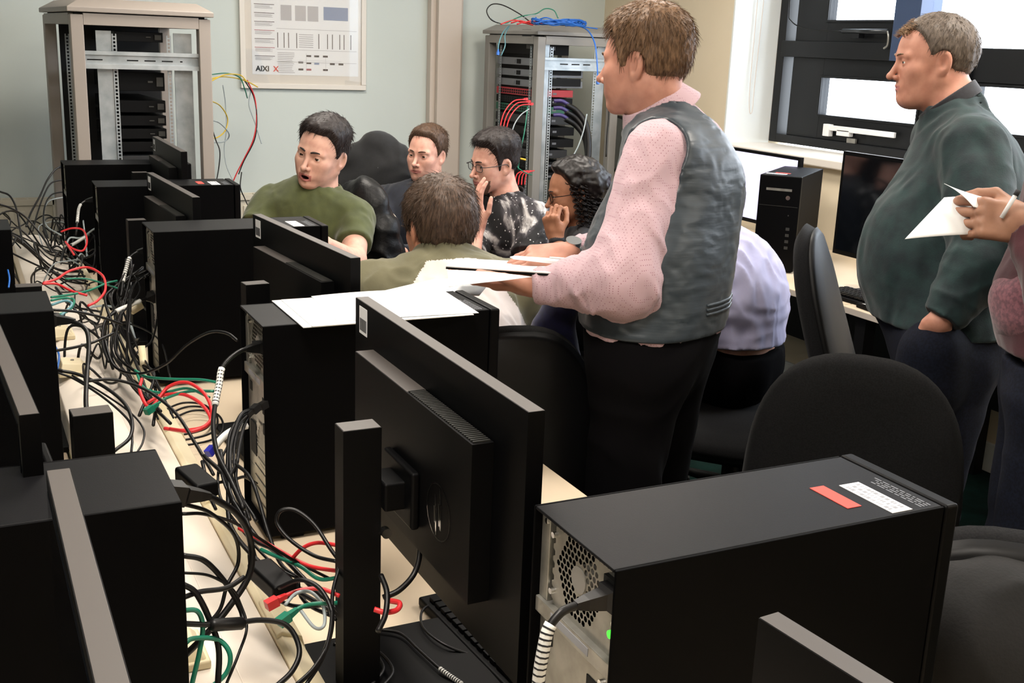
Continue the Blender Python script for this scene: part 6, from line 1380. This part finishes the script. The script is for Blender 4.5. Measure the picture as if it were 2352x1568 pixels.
# dark screen on the far right desk corner by the rack
dk=empty('computer_desk',(0,0,0),0,'small corner desk with a black screen behind the man in the waistcoat','desk')
MB().box(3.42,5.30,.70,3.66,6.2,.73).build('desktop','desk_top',dk,bevel=.002); MB().box(3.44,5.35,0,3.48,5.39,.70).box(3.6,5.35,0,3.64,5.39,.70).build('leg','desk_leg',dk); 
mo=dup(M1,(3.50,5.62,.73),PI-.35,'black screen standing in the back corner behind the man in the waistcoat')
# ---------- hanging coats and jackets ----------
mat('leather_black','#060607',.45,bump=[((18,18,18),.5,.012)],spec=.25); cloth('coat_black','#0e0f11','#141518'); cloth('fleece_white','#d9cfbb','#cfc4ae',.3,.7,ns=80,bs=160,bst=.8); cloth('fleece_grey','#0f0f10','#0a0a0b',.3,.7,ns=120,bs=240,bst=.8,sheen=0); cloth('cloth_navy','#1a1c4a','#15163a')
def drape(name,label,cat,m,c,r,fw,h=.008,amp=.010,extra=None,seed=5,sc=9,cut=None):
    t=empty(name,tuple(c),0,label,cat); c=V3(c); f,l=perp(fw)
    def fn(p):
        q=p-c; L=np.stack([q@f,q@l,q[:,2]],1); d=ell(L,(0,0,0),r)
        if extra: 
            for (o_,rr) in extra: d=smin(d,ell(L,o_,rr),.04)
        d=d+folds(p,amp,sc,seed)
        if cut is not None: d=smax(d,-(L[:,2]-cut),.01)
        return d
    R_=max(max(r),max([max(abs(np.array(o_)))+max(rr) for o_,rr in (extra or [])],default=0))+.05
    mk_mesh('cloth',[surfnet(fn,c-R_,c+R_,h)],[m],t,c); return t
drape('coat','black coat with a hanging loop draped over the chair behind the navy jumper','coat','coat_black',(1.781,5.043,0.941),(.09,.235,.22),(-0.596,-0.803,0),extra=[((0,-.0,.20),(.05,.07,.05))],seed=3)
lp=np.array((1.772,4.989,1.055)); tag(MB().box(lp[0]-.022,lp[1]-.03,lp[2]-.03,lp[0]+.022,lp[1]-.024,lp[2]-.020).build('coat_label','text_grey'),'grey woven name tag on the collar of the black coat','label')
drape('jacket','black leather jacket hung on the chair behind the olive t-shirt','jacket','leather_black',(1.328,3.93,0.87),(.09,.17,.24),(-0.918,-0.398,0),amp=.020,seed=8,extra=[((-.02,-.10,-.10),(.07,.10,.20))])
fj=empty('fleece_jacket',(1.438,4.059,0.945),0,'white fleece lining of a jacket hanging over a chair edge','jacket'); L0=V3(fj.location)
fp=[np.array(v) for v in ((1.35,4.098,1.006),(1.391,4.076,1.002),(1.43,4.048,0.972),(1.45,4.003,0.933),(1.457,3.965,0.892))]
def fle(p):
    d=None
    for a,b,ra,rb in zip(fp[:-1],fp[1:],(.012,.022,.034,.036),(.022,.034,.036,.03)):
        c_=cap(p,a,b,ra,rb); d=c_ if d is None else smin(d,c_,.02)
    return d+folds(p,.004,30,3)
lo,hi=bbox(fp,.06); mk_mesh('lining',[surfnet(fle,lo,hi,.005)],['fleece_white'],fj,L0)
drape('jacket','navy blue garment hanging off the chair beside the waistcoat man','jacket','cloth_navy',(1.22,2.21,0.893),(.05,.06,.17),(-0.835,-0.551,0),amp=.012,seed=12)
drape('fleece_jacket','dark grey fleece jacket over the chair at the lower right corner','jacket','fleece_grey',(1.188,0.883,0.85),(.09,.19,.13),(-0.596,-0.803,0),amp=.010,seed=15,h=.006)
drape('coat','black coat lying behind the grey fleece at the lower right corner','coat','coat_black',(1.474,1.052,0.808),(.10,.16,.08),(-0.596,-0.803,0),amp=.02,seed=18)
# chrome floor glides under the window desk
for k,(p,l) in enumerate([((2.799,3.597,0.04),'left of two chrome domed feet on the floor beyond the lavender shirt man'),((2.929,3.549,0.04),'right of two chrome domed feet on the floor beyond the lavender shirt man')]):
    t=empty('desk_foot',(p[0],p[1],0),0,l,'foot'); MB().lathe([(.0,0),(.062,0),(.066,.02),(.060,.05),(.045,.075),(.022,.092),(.0,.098)],28).build('dome','chrome',t,smooth=True)
    MB().cyl((0,0,.09),(0,0,.69),.014).build('tube','desk_leg',t,smooth=True)

for i in range(11):
    j=lambda s_:rg.uniform(-s_,s_)
    p=[(0.405,3.011,1.01),(0.358,2.941,0.969),(0.324,2.831,0.928),(0.32,2.685,0.899),(0.328,2.491,0.882),(0.323,2.283,0.875)]
    cable('black lead hanging in the dense clump behind the third right tower',B,rg.choice([.0022,.003,.0036]),[(x+j(.035),y+j(.06),max(.75,z+j(.02)-.03*(k>2))) for k,(x,y,z) in enumerate(p)],group='black leads clumped behind the third right tower')
for i,(u,v) in enumerate([(1,0),(2,0)]):
    p=[(0.365,2.899,0.915),(0.394,2.911,0.928)] if i==0 else [(0.353,2.642,0.886),(0.346,2.57,0.869)]
    cable(['cream connector block dangling at the third right tower','second cream connector lower in the clump behind the third right tower'][i],'trunk_side',.011,[p[0],tuple((a+b)/2 for a,b in zip(*p)),p[1]],n=4,name='connector')
